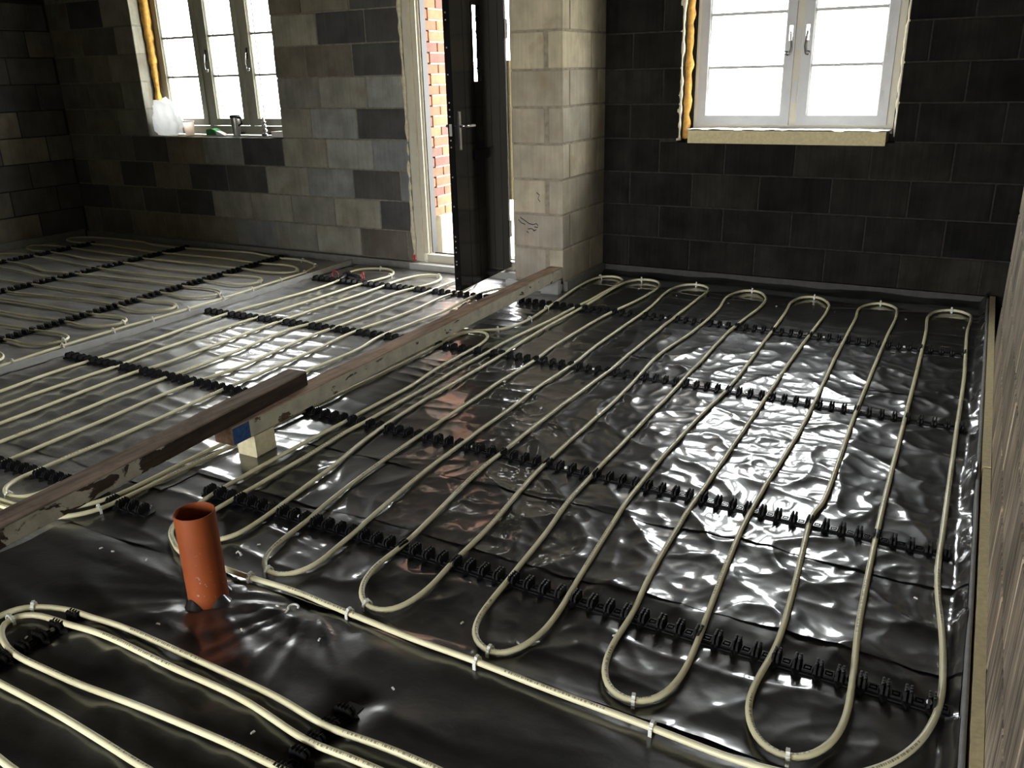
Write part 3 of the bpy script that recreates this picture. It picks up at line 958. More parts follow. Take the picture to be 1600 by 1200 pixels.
def window_frame(root, x0, x1, y, z0, z1, mulls, mat, fw=0.055, zs=0.07):
    mb_ = MB()
    d = 0.07
    mb_.box(x0, x0 + fw, y, y + d, z0, z1)
    mb_.box(x1 - fw, x1, y, y + d, z0, z1)
    mb_.box(x0 + fw, x1 - fw, y, y + d, z0, z0 + zs)
    mb_.box(x0 + fw, x1 - fw, y, y + d, z1 - fw, z1)
    for m_ in mulls:
        mb_.box(m_ - 0.024, m_ + 0.024, y - 0.004, y + d, z0 + zs, z1 - fw)
    # outer nosing
    mb_.box(x0 - 0.0, x0 + 0.02, y - 0.012, y, z0, z1)
    mb_.build('frame', mat, root)


w1 = struct(link('window_1', None), 'three-light window with olive-cream frame in the left wall')
YF = 5.48
window_frame(w1, -6.548, -4.905, YF, 0.965, 2.30, [-5.965, -5.490], 'frame_sage')
B1 = (1.440, 1.757, 2.072)
casement(w1, -6.498, -5.992, YF - 0.012, 1.04, 2.25, B1, 'frame_sage', None, 0.055, True)
casement(w1, -5.938, -5.517, YF - 0.012, 1.04, 2.25, B1, 'frame_sage', (-5.910, 1.605, 1), 0.055, True)
casement(w1, -5.463, -4.955, YF - 0.012, 1.04, 2.25, B1, 'frame_sage', (-5.436, 1.605, 1), 0.055, True)
lumpy('foam_bead', [(-6.535, 5.43, 0.98), (-6.53, 5.425, 1.3), (-6.535, 5.43, 1.7), (-6.53, 5.42, 2.28)], 0.034, 'orange_foam', w1, 3)
MB().box(-6.53, -4.93, 5.386, YF, 0.94, 0.962).build('window_board', 'frame_cream', w1)
for i, xx in enumerate((-6.02, -5.66, -5.36, -5.12)):
    MB().box(xx, xx + 0.07, 5.455, 5.479, 0.966, 0.982).build('packer', 'gasket', w1)

w2 = struct(link('window_2', None), 'two-light window with grey film-covered frame in the right wall')
YG = 5.905
window_frame(w2, -1.845, -0.502, YG, 0.99, 2.16, [-1.140], 'frame_cream', fw=0.075, zs=0.06)
B2 = (1.405, 1.729)
casement(w2, -1.775, -1.164, YG - 0.014, 1.045, 2.10, B2, 'frame_film', (-1.190, 1.60, -1), sw=0.058)
casement(w2, -1.116, -0.572, YG - 0.014, 1.045, 2.10, B2, 'frame_film', (-1.088, 1.60, 1), sw=0.058)
lumpy('foam_bead', [(-1.838, 5.845, 0.96), (-1.832, 5.84, 1.3), (-1.838, 5.85, 1.7), (-1.83, 5.84, 2.14)], 0.030, 'orange_foam', w2, 8)
lumpy('foam_bead', [(-0.502, 5.84, 0.98), (-0.508, 5.84, 1.4), (-0.503, 5.85, 1.8), (-0.507, 5.84, 2.14)], 0.020, 'cream_foam', w2, 9)
for zc in (1.18, 1.50, 1.86):
    MB().box(-1.155, -1.128, YG - 0.006, YG - 0.004, zc, zc + 0.13).build('sticker', 'sticker', w2)
    MB().box(-0.628, -0.606, YG - 0.016, YG - 0.014, zc - 0.05, zc + 0.07).build('sticker', 'sticker', w2)
lumpy('foam_bead', [(-1.851, 5.742, 0.95), (-1.848, 5.738, 1.3), (-1.852, 5.742, 1.7), (-1.848, 5.74, 2.14)], 0.013, 'cream_foam', w2, 21, amp=0.9)
# yellow insulation board forming the sill, with crumpled white film on it
sill = MB()
sill.box(-1.772, -0.545, 5.70, 5.90, 0.936, 1.018)
tag(sill.build('sill_board', 'pir'), 'yellow insulation board lying on the sill of the two-light window', 'insulation board')
nx, ny = 110, 14
vs_, fs_ = [], []
for j in range(ny):
    for i in range(nx):
        x = -1.79 + 1.26 * i / (nx - 1)
        e = 0.016 * float(perlin(i * 0.13, 3.0, 5))
        y = 5.697 + e + (5.895 - 5.697 - e) * j / (ny - 1)
        z = 1.0225 + 0.010 * abs(float(perlin(i * 0.17, j * 0.35, 6))) + 0.004 * abs(float(perlin(i * 0.5, j * 0.6, 7)))
        if j == 0:
            z -= 0.008 * max(0.0, float(perlin(i * 0.11, 1.0, 4)) * 2)
        vs_.append((x, y, z))
for j in range(ny - 1):
    for i in range(nx - 1):
        a = j * nx + i
        fs_.append((a, a + 1, a + nx + 1, a + nx))
mb = MB()
mb.add(vs_, fs_)
tag(mb.build('protective_film', 'film', None, True), 'crumpled white protective film on the yellow sill board', 'film')

# ------------------------------------------------------------------ door
d1 = struct(link('door_1', None), 'open dark door in a cream frame')
mb = MB()
mb.box(-3.755, -3.688, 5.292, 5.37, 0.06, 2.14)
mb.box(-3.69, -3.652, 5.312, 5.38, 0.12, 2.14)
mb.box(-3.652, -3.640, 5.335, 5.40, 0.12, 2.14)
mb.build('frame_jamb', 'frame_cream', d1)
MB().box(-3.6395, -3.633, 5.345, 5.41, 0.12, 2.10).build('gasket', 'gasket', d1)
mb = MB()
mb.box(-2.895, -2.746, 5.30, 5.41, 0.06, 2.14)
mb.build('frame_jamb', 'frame_cream', d1)
mb = MB()
mb.box(-3.755, -2.746, 5.292, 5.41, 2.08, 2.14)
mb.build('frame_head', 'frame_cream', d1)
mb = MB()
mb.box(-3.652, -2.895, 5.295, 5.345, 0.055, 0.115)
mb.box(-3.652, -2.895, 5.345, 5.43, 0.055, 0.098)
mb.build('frame_sill', 'frame_cream', d1)
MB().box(-3.652, -2.895, 5.40, 5.41, 0.098, 0.112).build('gasket', 'gasket', d1)
lumpy('foam_bead', [(-3.762, 5.285, 0.07), (-3.766, 5.283, 0.6), (-3.76, 5.285, 1.2), (-3.765, 5.283, 1.7), (-3.76, 5.285, 2.1)], 0.009, 'cream_foam', d1, 12, amp=1.0)
MB().box(-2.955, -2.905, 5.305, 5.335, 0.56, 1.485).build('insulation_strip', 'pir', d1)

hx, hy = -2.913, 5.285
dv = Vector((-2.864 - hx, 4.515 - hy, 0)).normalized()      # hinge to latch
nv = Vector((-dv.y, dv.x, 0))                                # towards the right bay
if nv.x < 0:
    nv = -nv
LW, DZ0, DZ1 = 0.772, 0.082, 2.06


def dbox(mb_, s0, s1, t0, t1, z0, z1, mat=0):
    P = []
    for z in (z0, z1):
        for s, t in ((s0, t0), (s1, t0), (s1, t1), (s0, t1)):
            p = Vector((hx, hy, 0)) + dv * s + nv * t
            P.append((p.x, p.y, z))
    mb_.add(P, [(0, 3, 2, 1), (4, 5, 6, 7), (0, 1, 5, 4), (1, 2, 6, 5), (2, 3, 7, 6), (3, 0, 4, 7)], mat)
    return mb_


def dp_(s, z):
    p = Vector((hx, hy, 0)) + dv * s + nv * -0.010
    return (p.x, p.y, z)


GS0, GS1, GZ0, GZ1 = 0.383, 0.486, 1.36, 1.80
mb = MB()
dbox(mb, 0, GS0 - 0.03, -0.044, -0.004, DZ0, DZ1)
dbox(mb, GS0 - 0.03, GS0, -0.018, -0.004, DZ0, DZ1)
dbox(mb, GS1, LW, -0.044, -0.004, DZ0, DZ1)
dbox(mb, GS0, GS1, -0.044, -0.004, DZ0, GZ0)
dbox(mb, GS0, GS1, -0.044, -0.004, GZ1, DZ1)
leaf = mb.build('leaf', 'door', d1)
edges = [0.0, 0.128, 0.256, 0.383, 0.486, 0.614, LW]
for i, (a, b) in enumerate(zip(edges[:-1], edges[1:])):
    for z0, z1 in ([(DZ0, GZ0), (GZ1, DZ1)] if i == 3 else [(DZ0, DZ1)]):
        dbox(MB(), a + 0.002, b - 0.002, -0.004, 0.0, z0 + 0.001, z1 - 0.001).build('plank', 'door', leaf)
mb = MB()
mb.add([dp_(s_, z_) for s_, z_ in ((GS0, GZ0), (GS1, GZ0), (GS1, GZ1), (GS0, GZ1))], [(0, 1, 2, 3)])
mb.build('pane', 'glass', leaf)
mb = MB()


def gpt(s, z):
    p = Vector((hx, hy, 0)) + dv * s + nv * -0.008
    return (p.x, p.y, z)


gm = (GS0 + GS1) / 2
for s0, z0, s1, z1 in ((gm, GZ0, gm, 1.42), (gm, 1.74, gm, GZ1), (GS0, 1.42, GS1, 1.42), (GS0, 1.74, GS1, 1.74),
                       (gm, 1.42, gm - 0.025, 1.47), (gm, 1.42, gm + 0.025, 1.47), (gm, 1.74, gm - 0.025, 1.69), (gm, 1.74, gm + 0.025, 1.69),
                       (gm - 0.025, 1.47, gm, 1.53), (gm + 0.025, 1.47, gm, 1.53), (gm - 0.025, 1.69, gm, 1.63), (gm + 0.025, 1.69, gm, 1.63)):
    mb.tube([gpt(s0, z0), gpt(s1, z1)], 0.0024, 5)
mb.build('leading', 'gasket', leaf)
mb = MB()
for s0, s1, z0, z1 in ((GS0 - 0.016, GS0, GZ0 - 0.016, GZ1 + 0.016), (GS1, GS1 + 0.016, GZ0 - 0.016, GZ1 + 0.016),
                       (GS0, GS1, GZ0 - 0.016, GZ0), (GS0, GS1, GZ1, GZ1 + 0.016)):
    dbox(mb, s0, s1, 0.0, 0.003, z0, z1)
mb.build('glazing_trim', 'door', leaf)


def dp(s, t, z):
    p = Vector((hx, hy, 0)) + dv * s + nv * t
    return (p.x, p.y, z)


dbox(MB(), 0.700, 0.722, 0.0, 0.011, 0.965, 1.19).build('handle_plate', 'chrome', leaf)
mb = MB()
mb.tube([dp(0.711, 0.008, 1.106), dp(0.711, 0.045, 1.106), dp(0.69, 0.052, 1.106), dp(0.60, 0.052, 1.104)], 0.0085, 8)
mb.build('lever', 'steel', leaf, True)
mb = MB()
mb.tube([dp(0.711, -0.044, 1.106), dp(0.711, -0.085, 1.106), dp(0.69, -0.092, 1.106), dp(0.60, -0.092, 1.104)], 0.0085, 8)
mb.build('lever', 'steel', leaf, True)
mb = MB()
dbox(mb, 0.235, 0.525, 0.0, 0.010, 0.885, 0.948)
dbox(mb, 0.250, 0.510, 0.010, 0.014, 0.893, 0.940)
mb.build('letter_plate', 'door', leaf)
mb = MB()
for z in (0.16, 0.25, 0.27, 0.33, 0.36, 0.40, 0.43, 0.62, 0.80, 0.98, 1.02, 1.06, 1.16, 1.20, 1.24, 1.40, 1.55, 1.70, 1.74):
    dbox(mb, LW, LW + 0.0012, -0.030, -0.022, z, z + 0.008)
dbox(mb, LW, LW + 0.0012, -0.034, -0.016, 1.05, 1.12)
mb.build('lock_strip', 'steel', leaf)
for z in (0.30, 1.62):
    mb = MB()
    mb.tube([dp(-0.012, -0.008, z), dp(-0.012, -0.008, z + 0.12)], 0.012, 10)
    dbox(mb, -0.012, 0.03, -0.004, 0.002, z, z + 0.12)
    mb.build('hinge', 'door', leaf)

# threshold step under the door and small red packer at the foot of the frame
mb = MB()
mb.box(-3.76, -2.748, 5.20, 5.30, -0.004, 0.056)
struct(mb.build('trim_2', 'foam_strip'), 'pale threshold strip below the open door')
mb = MB()
mb.box(-3.768, -3.754, 5.270, 5.292, 0.062, 0.10)
mb.box(-3.768, -3.752, 5.265, 5.272, 0.085, 0.108)
tag(mb.build('packing_shim', 'red_plastic'), 'small red plastic shim at the foot of the cream door frame', 'shim')


# ------------------------------------------------------------------ floor sheeting
RAIL_LINES = [((-2.526, 4.662), (0.07, 4.613)),
              ((-2.500, 3.646), (0.09, 3.590)),
              ((-2.501, 2.592), (0.086, 2.532)),
              ((-2.30, 1.842), (0.120, 1.815)),
              ((-4.235, 4.642), (-2.70, 4.650)),
              ((-4.25, 3.630), (-2.70, 3.657)),
              ((-4.237, 2.647), (-2.70, 2.633)),
              ((-3.55, 1.630), (-2.78, 1.660)),
              ((-2.60, 1.628), (-2.337, 1.632)),
              ((-7.09, 2.4), (-7.12, 4.95)),
              ((-6.03, 2.4), (-6.115, 5.17)),
              ((-4.853, 2.3), (-5.00, 5.15)),
              ((-2.030, 0.60), (-2.026, 1.165)),
              ((-1.130, 0.55), (-1.115, 1.215))]


def height(x, y):
    wx = x + 0.10 * perlin(x * 1.3, y * 1.3, 1)
    wy = y + 0.08 * perlin(x * 1.3 + 7, y * 1.3, 2)
    r1 = np.clip(1 - np.abs(perlin(wx * 1.3, wy * 6.0, 3)) * 3.0, 0, 1) ** 2      # long folds running across
    r2 = np.clip(1 - np.abs(perlin(wx * 4.3, wy * 3.6, 4)) * 2.6, 0, 1) ** 2      # crumple
    r3 = np.clip(1 - np.abs(perlin(wx * 9.5 + wy * 3, wy * 8.0 - wx * 3, 8)) * 2.6, 0, 1) ** 2
    r4 = np.clip(1 - np.abs(perlin(wx * 15 - wy * 6, wy * 17 + wx * 5, 19)) * 3.2, 0, 1) ** 2
    low = perlin(x * 1.9, y * 2.3, 5)
    fine = perlin(wx * 17, wy * 15, 6)
    # the right bay is the most crumpled, the left bays lie in long waves
    cr_ = sstep(-2.3, -1.2, x) * sstep(1.3, 1.9, y) * (1 - sstep(4.6, 5.1, y))
    lf = 1 - sstep(-2.7, -2.4, x)
    h = 0.0050 * r1 * (0.8 + 0.45 * lf) + (0.0014 + 0.0085 * cr_) * r2 + 0.0030 * cr_ * r3 + 0.0006 * (0.25 + cr_) * r4 + 0.004 * low + 0.0009 * fine + 0.004
    # folds fanning out from the drain pipe and across the foreground
    dx, dy = x + 1.757, y - 1.358
    rr = np.sqrt(dx * dx + dy * dy) + 1e-6
    th = np.arctan2(dy, dx)
    fan = 1 / (1 + (perlin(th * 1.9 + 3, rr * 0.9, 9) * 5.5) ** 2)
    fg = 1 - sstep(1.38, 1.52, y)
    h = h + fan * 0.010 * np.exp(-rr / 0.75) * fg * sstep(0.05, 0.12, rr)
    # a second fan, pinched by the feed pipe
    px_, py_ = x + 1.47, y - 1.47
    r2_ = np.sqrt(px_ * px_ + py_ * py_) + 1e-6
    f2 = 1 / (1 + (perlin(np.arctan2(py_, px_) * 2.6 + 1.3, r2_ * 0.6, 17) * 6.0) ** 2)
    h = h + f2 * 0.013 * np.exp(-r2_ / 0.6) * fg * sstep(0.02, 0.10, r2_)
    dg = 1 / (1 + (perlin((x + 0.55 * y) * 2.6, (y - 0.8 * x) * 0.9, 10) * 5.0) ** 2)
    fo = 1 / (1 + (perlin((x * 0.5 - y) * 2.2, (x + 0.6 * y) * 1.1, 25) * 6.5) ** 2)
    h = h + (dg * 0.011 + fo * 0.007) * fg + fg * (0.0022 * perlin(wx * 5, wy * 5, 18) + 0.0010 * perlin(wx * 11, wy * 11, 26))
    # the sheet is turned up against the edge strips
    tr = np.clip((x - (0.101 + 0.010 * perlin(y * 2.6, 3.3, 12))) / 0.028, 0, 1)
    h = h + tr * (0.040 + 0.060 * perlin(y * 3.4, 1.1, 13) + 0.022 * perlin(y * 11, 2.1, 14)) * (x > -1)
    tf = np.clip((y - (5.60 + 0.03 * perlin(x * 2.2, 8.3, 15))) / 0.08, 0, 1) * (x > -2.42)
    h = h + tf * (0.030 + 0.02 * perlin(x * 3.1, 4.4, 16))
    pin = np.zeros_like(h)
    for (ax, ay), (bx_, by_) in RAIL_LINES:
        ux, uy = bx_ - ax, by_ - ay
        L_ = math.hypot(ux, uy)
        ux, uy = ux / L_, uy / L_
        t_ = (x - ax) * ux + (y - ay) * uy
        d_ = np.abs((x - ax) * uy - (y - ay) * ux)
        pin = np.maximum(pin, np.exp(-(d_ / 0.055) ** 2) * sstep(-0.06, 0.0, t_) * (1 - sstep(L_, L_ + 0.06, t_)))
    h = h + (0.0045 - h) * 0.88 * pin
    return 0.5 * (h + np.sqrt(h * h + 0.003 ** 2))


def sheet(name, label, x0, x1, y0, y1, res, zoff, mat, wob=(0, 0), lift=0.0, seed=0):
    nx_, ny_ = int((x1 - x0) / res) + 1, int((y1 - y0) / res) + 1
    X, Y = np.meshgrid(np.linspace(x0, x1, nx_), np.linspace(0, 1, ny_))
    e0 = y0 + wob[0] * (perlin(X * 2.0, 1.7, seed + 20) + 0.25 * perlin(X * 9, 4.7, seed + 21))
    e1 = y1 + wob[1] * (perlin(X * 2.0, 7.9, seed + 22) + 0.25 * perlin(X * 9, 2.7, seed + 23))
    T_ = Y
    Y = e0 + (e1 - e0) * T_
    Z = height(X, Y) + zoff
    if lift:
        d0 = np.exp(-((Y - e0) / 0.05))
        Z = Z + d0 * lift * np.clip(perlin(X * 4, 3.1, seed + 24) * 1.6 + 0.35, 0, 1)
    V = np.stack([X, Y, Z], -1).reshape(-1, 3)
    i = np.arange(nx_ * ny_).reshape(ny_, nx_)
    Fq = np.stack([i[:-1, :-1], i[:-1, 1:], i[1:, 1:], i[1:, :-1]], -1).reshape(-1, 4)
    me = bpy.data.meshes.new(name)
    me.vertices.add(len(V))
    me.vertices.foreach_set('co', V.ravel())
    me.loops.add(Fq.size)
    me.loops.foreach_set('vertex_index', Fq.ravel().astype(np.int32))
    me.polygons.add(len(Fq))
    me.polygons.foreach_set('loop_start', (np.arange(len(Fq)) * 4).astype(np.int32))
    me.polygons.foreach_set('loop_total', np.full(len(Fq), 4, np.int32))
    me.update(calc_edges=True)
    me.polygons.foreach_set('use_smooth', np.ones(len(Fq), bool))
    me.materials.append(M[mat])
    o = link(name, me)
    tag(o, label, 'plastic sheet')
    return o


sheet('polythene_sheet', 'black polythene sheet below the two-light window, under the far pipe bends', -2.5, 0.131, 3.90, 5.684, 0.009, 0.001, 'sheet', (0.03, 0), 0.006, 1)
sheet('polythene_sheet', 'crumpled black polythene sheet in the middle of the right bay', -2.5, 0.131, 2.33, 3.99, 0.008, 0.0035, 'sheet', (0.03, 0), 0.005, 2)
sheet('polythene_sheet', 'narrow black polythene sheet between the two nearest clip rails of the right bay', -2.5, 0.131, 1.93, 2.42, 0.008, 0.002, 'sheet', (0.02, 0), 0.006, 3)
sheet('polythene_sheet', 'black polythene sheet under the near pipe bends of the right bay', -2.62, 0.131, 1.475, 2.02, 0.008, 0.0005, 'sheet', (0.03, 0), 0.012, 4)
fgs = sheet('polythene_sheet', 'black polythene sheet around the orange drain pipe in the foreground', -3.6, 0.131, -0.9, 1.53, 0.012, -0.0005, 'sheet_front', (0, 0.03), 0, 5)
sheet('polythene_sheet', 'shiny black polythene sheet in front of the open door', -4.262, -2.45, 3.76, 5.20, 0.013, 0.001, 'sheet_mid', (0.03, 0), 0.004, 6)
sheet('polythene_sheet', 'black polythene sheet under the middle straight pipes, left of the timbers', -4.262, -2.45, 1.79, 3.84, 0.013, 0.003, 'sheet_mid', (0.03, 0), 0.004, 7)
sheet('polythene_sheet', 'black polythene sheet at the left edge under the cream supply pipes', -5.2, -2.55, 1.20, 1.86, 0.015, 0.0, 'sheet_dusty', (0, 0.02), 0, 8)
sheet('polythene_sheet', 'dusty black polythene sheet under the far left pipe loops', -7.63, -4.285, 1.5, 5.21, 0.022, 0.001, 'sheet_dusty', (0, 0), 0, 9)

# flaps of the star cut standing against the drain pipe
mb = MB()
vs_, fs_ = [], []
ns = 48
for k in range(ns):
    a = 2 * math.pi * k / ns
    lobe = abs(math.sin((a - math.radians(-48)) * 2.0))
    ca, sa = math.cos(a), math.sin(a)
    for r_, z in ((0.0558, 0.002 + 0.046 * lobe), (0.0585, 0.002 + 0.044 * lobe), (0.070, 0.006 + 0.016 * lobe), (0.095, 0.004)):
        vs_.append((-1.757 + r_ * ca, 1.358 + r_ * sa, z))
for k in range(ns):
    k2 = (k + 1) % ns
    for j in range(3):
        fs_.append((k * 4 + j, k2 * 4 + j, k2 * 4 + j + 1, k * 4 + j + 1))
mb.add(vs_, fs_)
mb.build('cut_flaps', 'sheet', fgs, True)


# ------------------------------------------------------------------ edge strips
def strip(name, label, boxes, mats, cat='edge strip'):
    mb_ = MB()
    for bx_ in boxes:
        mb_.box(*bx_[:6], mat=bx_[6] if len(bx_) > 6 else 0)
    return tag(mb_.build(name, mats), label, cat)


strip('edge_strip', 'pale grey edge strip along the foot of the wall below the three-light window',
      [(-7.6, -3.762, 5.214, 5.232, 0, 0.060), (-7.6, -3.762, 5.232, 5.279, 0, 0.056)], ['foil_grey'])
strip('edge_strip', 'grey edge strip along the foot of the dark wall below the two-light window',
      [(-2.344, 0.131, 5.686, 5.702, 0, 0.072), (-2.344, 0.131, 5.702, 5.719, 0, 0.068)], ['foil_dark'])
strip('edge_strip', 'grey edge strip along the side of the pale block pier',
      [(-2.377, -2.346, 5.03, 5.684, 0, 0.078)], ['foil_grey'])
strip('edge_strip', 'short pale edge strip at the foot of the pier, behind the timber',
      [(-2.80, -2.378, 4.985, 5.028, 0, 0.062)], ['foam_strip'])
strip('edge_strip', 'dim edge strip along the far left wall',
      [(-7.659, -7.612, 1.5, 5.21, 0, 0.075)], ['foil_grey'])
mb = MB()
n = 140
ys = np.linspace(-0.4, 5.68, n)
vs_, fs_ = [], []
for y in ys:
    w = 0.0035 * float(perlin(y * 1.7, 2.0, 31)) + 0.0015 * float(perlin(y * 6, 2.0, 32))
    lean = 0.002
    a, b = 0.1335 + w, 0.1455 + w * 0.6
    vs_ += [(a, y, 0.0), (a - lean, y, 0.070), (a - lean + 0.002, y, 0.074), (b - lean - 0.002, y, 0.074), (b - lean, y, 0.070), (b, y, 0.0)]
for i in range(n - 1):
    for k in range(5):
        fs_.append((i * 6 + k, i * 6 + k + 1, (i + 1) * 6 + k + 1, (i + 1) * 6 + k))
fs_ += [(5, 4, 3, 2, 1, 0), tuple((n - 1) * 6 + k for k in range(6))]
mb.add(vs_, fs_)
tag(mb.build('edge_foam', 'foam_grey', None, True), 'thin grey foam strip running along the right wall beside the yellow insulation', 'foam strip')


def ragged_board(name, label, x0, x1, y0, y1, z1):
    n_ = int((y1 - y0) / 0.04)
    V, Fc = [], []
    for i, y in enumerate(np.linspace(y0, y1, n_)):
        j = 0.0012 * float(perlin(y * 30, 1.0, 33))
        V += [(x0 + j, y, 0), (x0 + j, y, z1), (x1, y, z1 + 0.001 * float(perlin(y * 22, 5.0, 34))), (x1, y, 0)]
    for i in range(n_ - 1):
        for k in range(4):
            Fc.append((i * 4 + k, i * 4 + (k + 1) % 4, (i + 1) * 4 + (k + 1) % 4, (i + 1) * 4 + k))
    Fc += [(3, 2, 1, 0), tuple((n_ - 1) * 4 + k for k in range(4))]
    mb_ = MB()
    mb_.add(V, Fc)
    return tag(mb_.build(name, 'pir'), label, 'insulation board')


ragged_board('insulation_upstand', 'nearer yellow insulation upstand along the right wall', 0.1500, 0.1752, -0.4, 3.085, 0.078)
ragged_board('insulation_upstand', 'farther yellow insulation upstand along the right wall, towards the dark corner', 0.1465, 0.1752, 3.095, 5.68, 0.080)

# upright joint strip between the left and middle pipe bays
jp = spline([(-4.305, 1.2), (-4.298, 2.3), (-4.262, 3.2), (-4.255, 3.9), (-4.285, 4.6), (-4.315, 5.205)], 0.05, 0.0)
V, Fc = [], []
for x, y in jp:
    x -= 0.012
    V += [(x - 0.006, y, 0.0), (x - 0.006, y, 0.041), (x + 0.006, y, 0.041), (x + 0.006, y, 0.0)]
for i in range(len(jp) - 1):
    for k in range(4):
        Fc.append((i * 4 + k, i * 4 + (k + 1) % 4, (i + 1) * 4 + (k + 1) % 4, (i + 1) * 4 + k))
Fc += [(3, 2, 1, 0), tuple((len(jp) - 1) * 4 + k for k in range(4))]
mb = MB()
mb.add(V, Fc)
tag(mb.build('joint_strip', 'foam_strip'), 'long pale grey joint strip standing between the left and middle pipe bays', 'joint strip')

# ------------------------------------------------------------------ heating pipes
PZ, PR = 0.0215, 0.0083
PATHS = {}


def pipe(name, label, pts, step=0.022, sides=10, bumps=()):
    R = spline(pts, step, 0.028)
    PATHS[name + label] = R
    s = np.concatenate([[0], np.cumsum(np.linalg.norm(np.diff(R, axis=0), axis=1))])
    z = PZ + 0.0012 * perlin(s * 1.1, 4.0, 41)
    over = np.clip(height(R[:, 0], R[:, 1]) + 0.0065 - (PZ - PR), 0, 0.02)
    kw = np.exp(-0.5 * (np.arange(-12, 13) * step / 0.07) ** 2)
    z = z + np.convolve(np.pad(over, 12, 'edge'), kw / kw.sum(), 'valid')
    tx = np.gradient(R[:, 0])
    ty = np.gradient(R[:, 1])
    L = np.sqrt(tx ** 2 + ty ** 2) + 1e-9
    tx, ty = tx / L, ty / L
    a = np.arange(sides) / sides * 2 * np.pi
    C = np.stack([R[:, 0], R[:, 1], z], 1)
    side = np.stack([ty, -tx, np.zeros_like(tx)], 1)
    V = C[:, None, :] + PR * (np.cos(a)[None, :, None] * side[:, None, :] + np.sin(a)[None, :, None] * np.array([0, 0, 1.0]))
    n_ = len(R)
    i = np.arange(n_ - 1)[:, None] * sides
    k = np.arange(sides)[None, :]
    k2 = (k + 1) % sides
    Fq = np.stack([i + k, i + k2, i + sides + k2, i + sides + k], -1).reshape(-1, 4)
    me = bpy.data.meshes.new(name)
    me.from_pydata(V.reshape(-1, 3).tolist(), [], Fq.tolist() + [list(range(sides))[::-1], list(range((n_ - 1) * sides, n_ * sides))])
    me.polygons.foreach_set('use_smooth', [True] * len(me.polygons))
    uv = me.uv_layers.new(name='UVMap')
    su = np.repeat(np.arange(n_ - 1), sides)
    kk = np.tile(np.arange(sides), n_ - 1)
    U = np.stack([np.stack([s[su], kk / sides], 1), np.stack([s[su], (kk + 1) / sides], 1),
                  np.stack([s[su + 1], (kk + 1) / sides], 1), np.stack([s[su + 1], kk / sides], 1)], 1).reshape(-1, 2)
    U = np.concatenate([U, np.full((2 * sides, 2), -5.0)])
    uv.data.foreach_set('uv', U.ravel())
    me.materials.append(M['pipe'])
    o = link(name, me)
    tag(o, label, 'pipe')
    return np.column_stack([R, z])


R_RIGHT = pipe('heating_pipe', 'cream underfloor heating pipe snaking in long loops across the right bay', TR_RIGHT)
R_MID = pipe('heating_pipe', 'cream heating pipe in straight rows left of the timbers, before the open door', TR_MID)
R_LEFT = pipe('heating_pipe', 'cream heating pipe in sideways loops under the three-light window', TR_LEFT, 0.03, 8)
R_FA = pipe('heating_pipe', 'outermost cream pipe loop at the bottom left corner, before the orange pipe', TR_FA)
R_FB = pipe('heating_pipe', 'inner cream pipe loop at the bottom left, nested inside the outer loop', TR_FB)
R_FD = pipe('heating_pipe', 'cream pipe just entering the extreme bottom left corner', TR_FD)

# taped coupling and red ties at the pipe joint near the door
mb = MB()
mb.tube([(-4.005, 4.64, 0.022), (-4.035, 4.76, 0.024), (-4.08, 4.835, 0.022), (-4.082, 4.87, 0.022)], 0.016, 9)
mb.tube([(-4.07, 4.80, 0.026), (-3.99, 4.785, 0.030), (-3.90, 4.775, 0.026)], 0.014, 8)
tag(mb.build('pipe_coupling', 'tape', None, True), 'black taped pipe coupling on the sheeting left of the open door', 'coupling')
for lab, c_, rz in (('red tie loop at the left end of the taped coupling', (-4.092, 4.722, 0.040), 0.4),
                    ('red tie loop at the right end of the taped coupling', (-3.872, 4.768, 0.038), -0.5)):
    mb = MB()
    ring = []
    for k in range(17):
        a = 2 * math.pi * k / 16
        ring.append((c_[0] + 0.023 * math.cos(a) * math.cos(rz), c_[1] + 0.023 * math.cos(a) * math.sin(rz), c_[2] + 0.028 * math.sin(a)))
    mb.tube(ring, 0.0035, 6)
    tag(mb.build('cable_tie', 'red_plastic', None, True), lab, 'cable tie')


# ------------------------------------------------------------------ clip rails
def prong_mesh():
    """One clip: a pair of close ribbed fins across the rail with barbed teeth at both ends."""
    mb_ = MB()
    prof = [(-0.024, 0.0), (0.024, 0.0), (0.024, 0.021), (0.017, 0.029), (0.014, 0.022), (0.006, 0.029), (0.003, 0.022),
            (-0.004, 0.029), (-0.007, 0.022), (-0.015, 0.029), (-0.024, 0.020)]
    for x in (-0.0055, 0.0055):
        mb_.extrude(prof, 0, x - 0.0028, x + 0.0028)
    mb_.extrude([(-0.010, -0.022), (0.010, -0.022), (0.0, -0.042)], 2, 0.0, 0.009)
    mb_.extrude([(-0.010, 0.022), (0.0, 0.038), (0.010, 0.022)], 2, 0.0, 0.009)
    return mb_.mesh('clip', 'black_plastic')


CLIP = prong_mesh()


def rail_base(L, pitch=0.05):
    """Flat strip with a raised square seat in each bay between the clips."""
    mb_ = MB()
    mb_.box(0, L, -0.0215, 0.0215, 0.0, 0.004)
    x = pitch
    while x < L - 0.02:
        for a_, b_, c_, d_ in ((-0.012, 0.012, -0.0125, -0.0095), (-0.012, 0.012, 0.0095, 0.0125),
                               (-0.012, -0.009, -0.0094, 0.0094), (0.009, 0.012, -0.0094, 0.0094), (-0.006, 0.006, -0.0035, 0.0035)):
            mb_.box(x + a_, x + b_, c_, d_, 0.004, 0.0095, 1)
        x += pitch
    return mb_


PIN = MB().lathe([(0.0, 0.008), (0.005, 0.007), (0.0065, 0.004), (0.0065, 0.0)], 0, 0, 8).mesh('fixing_pin', 'white_plastic', True)


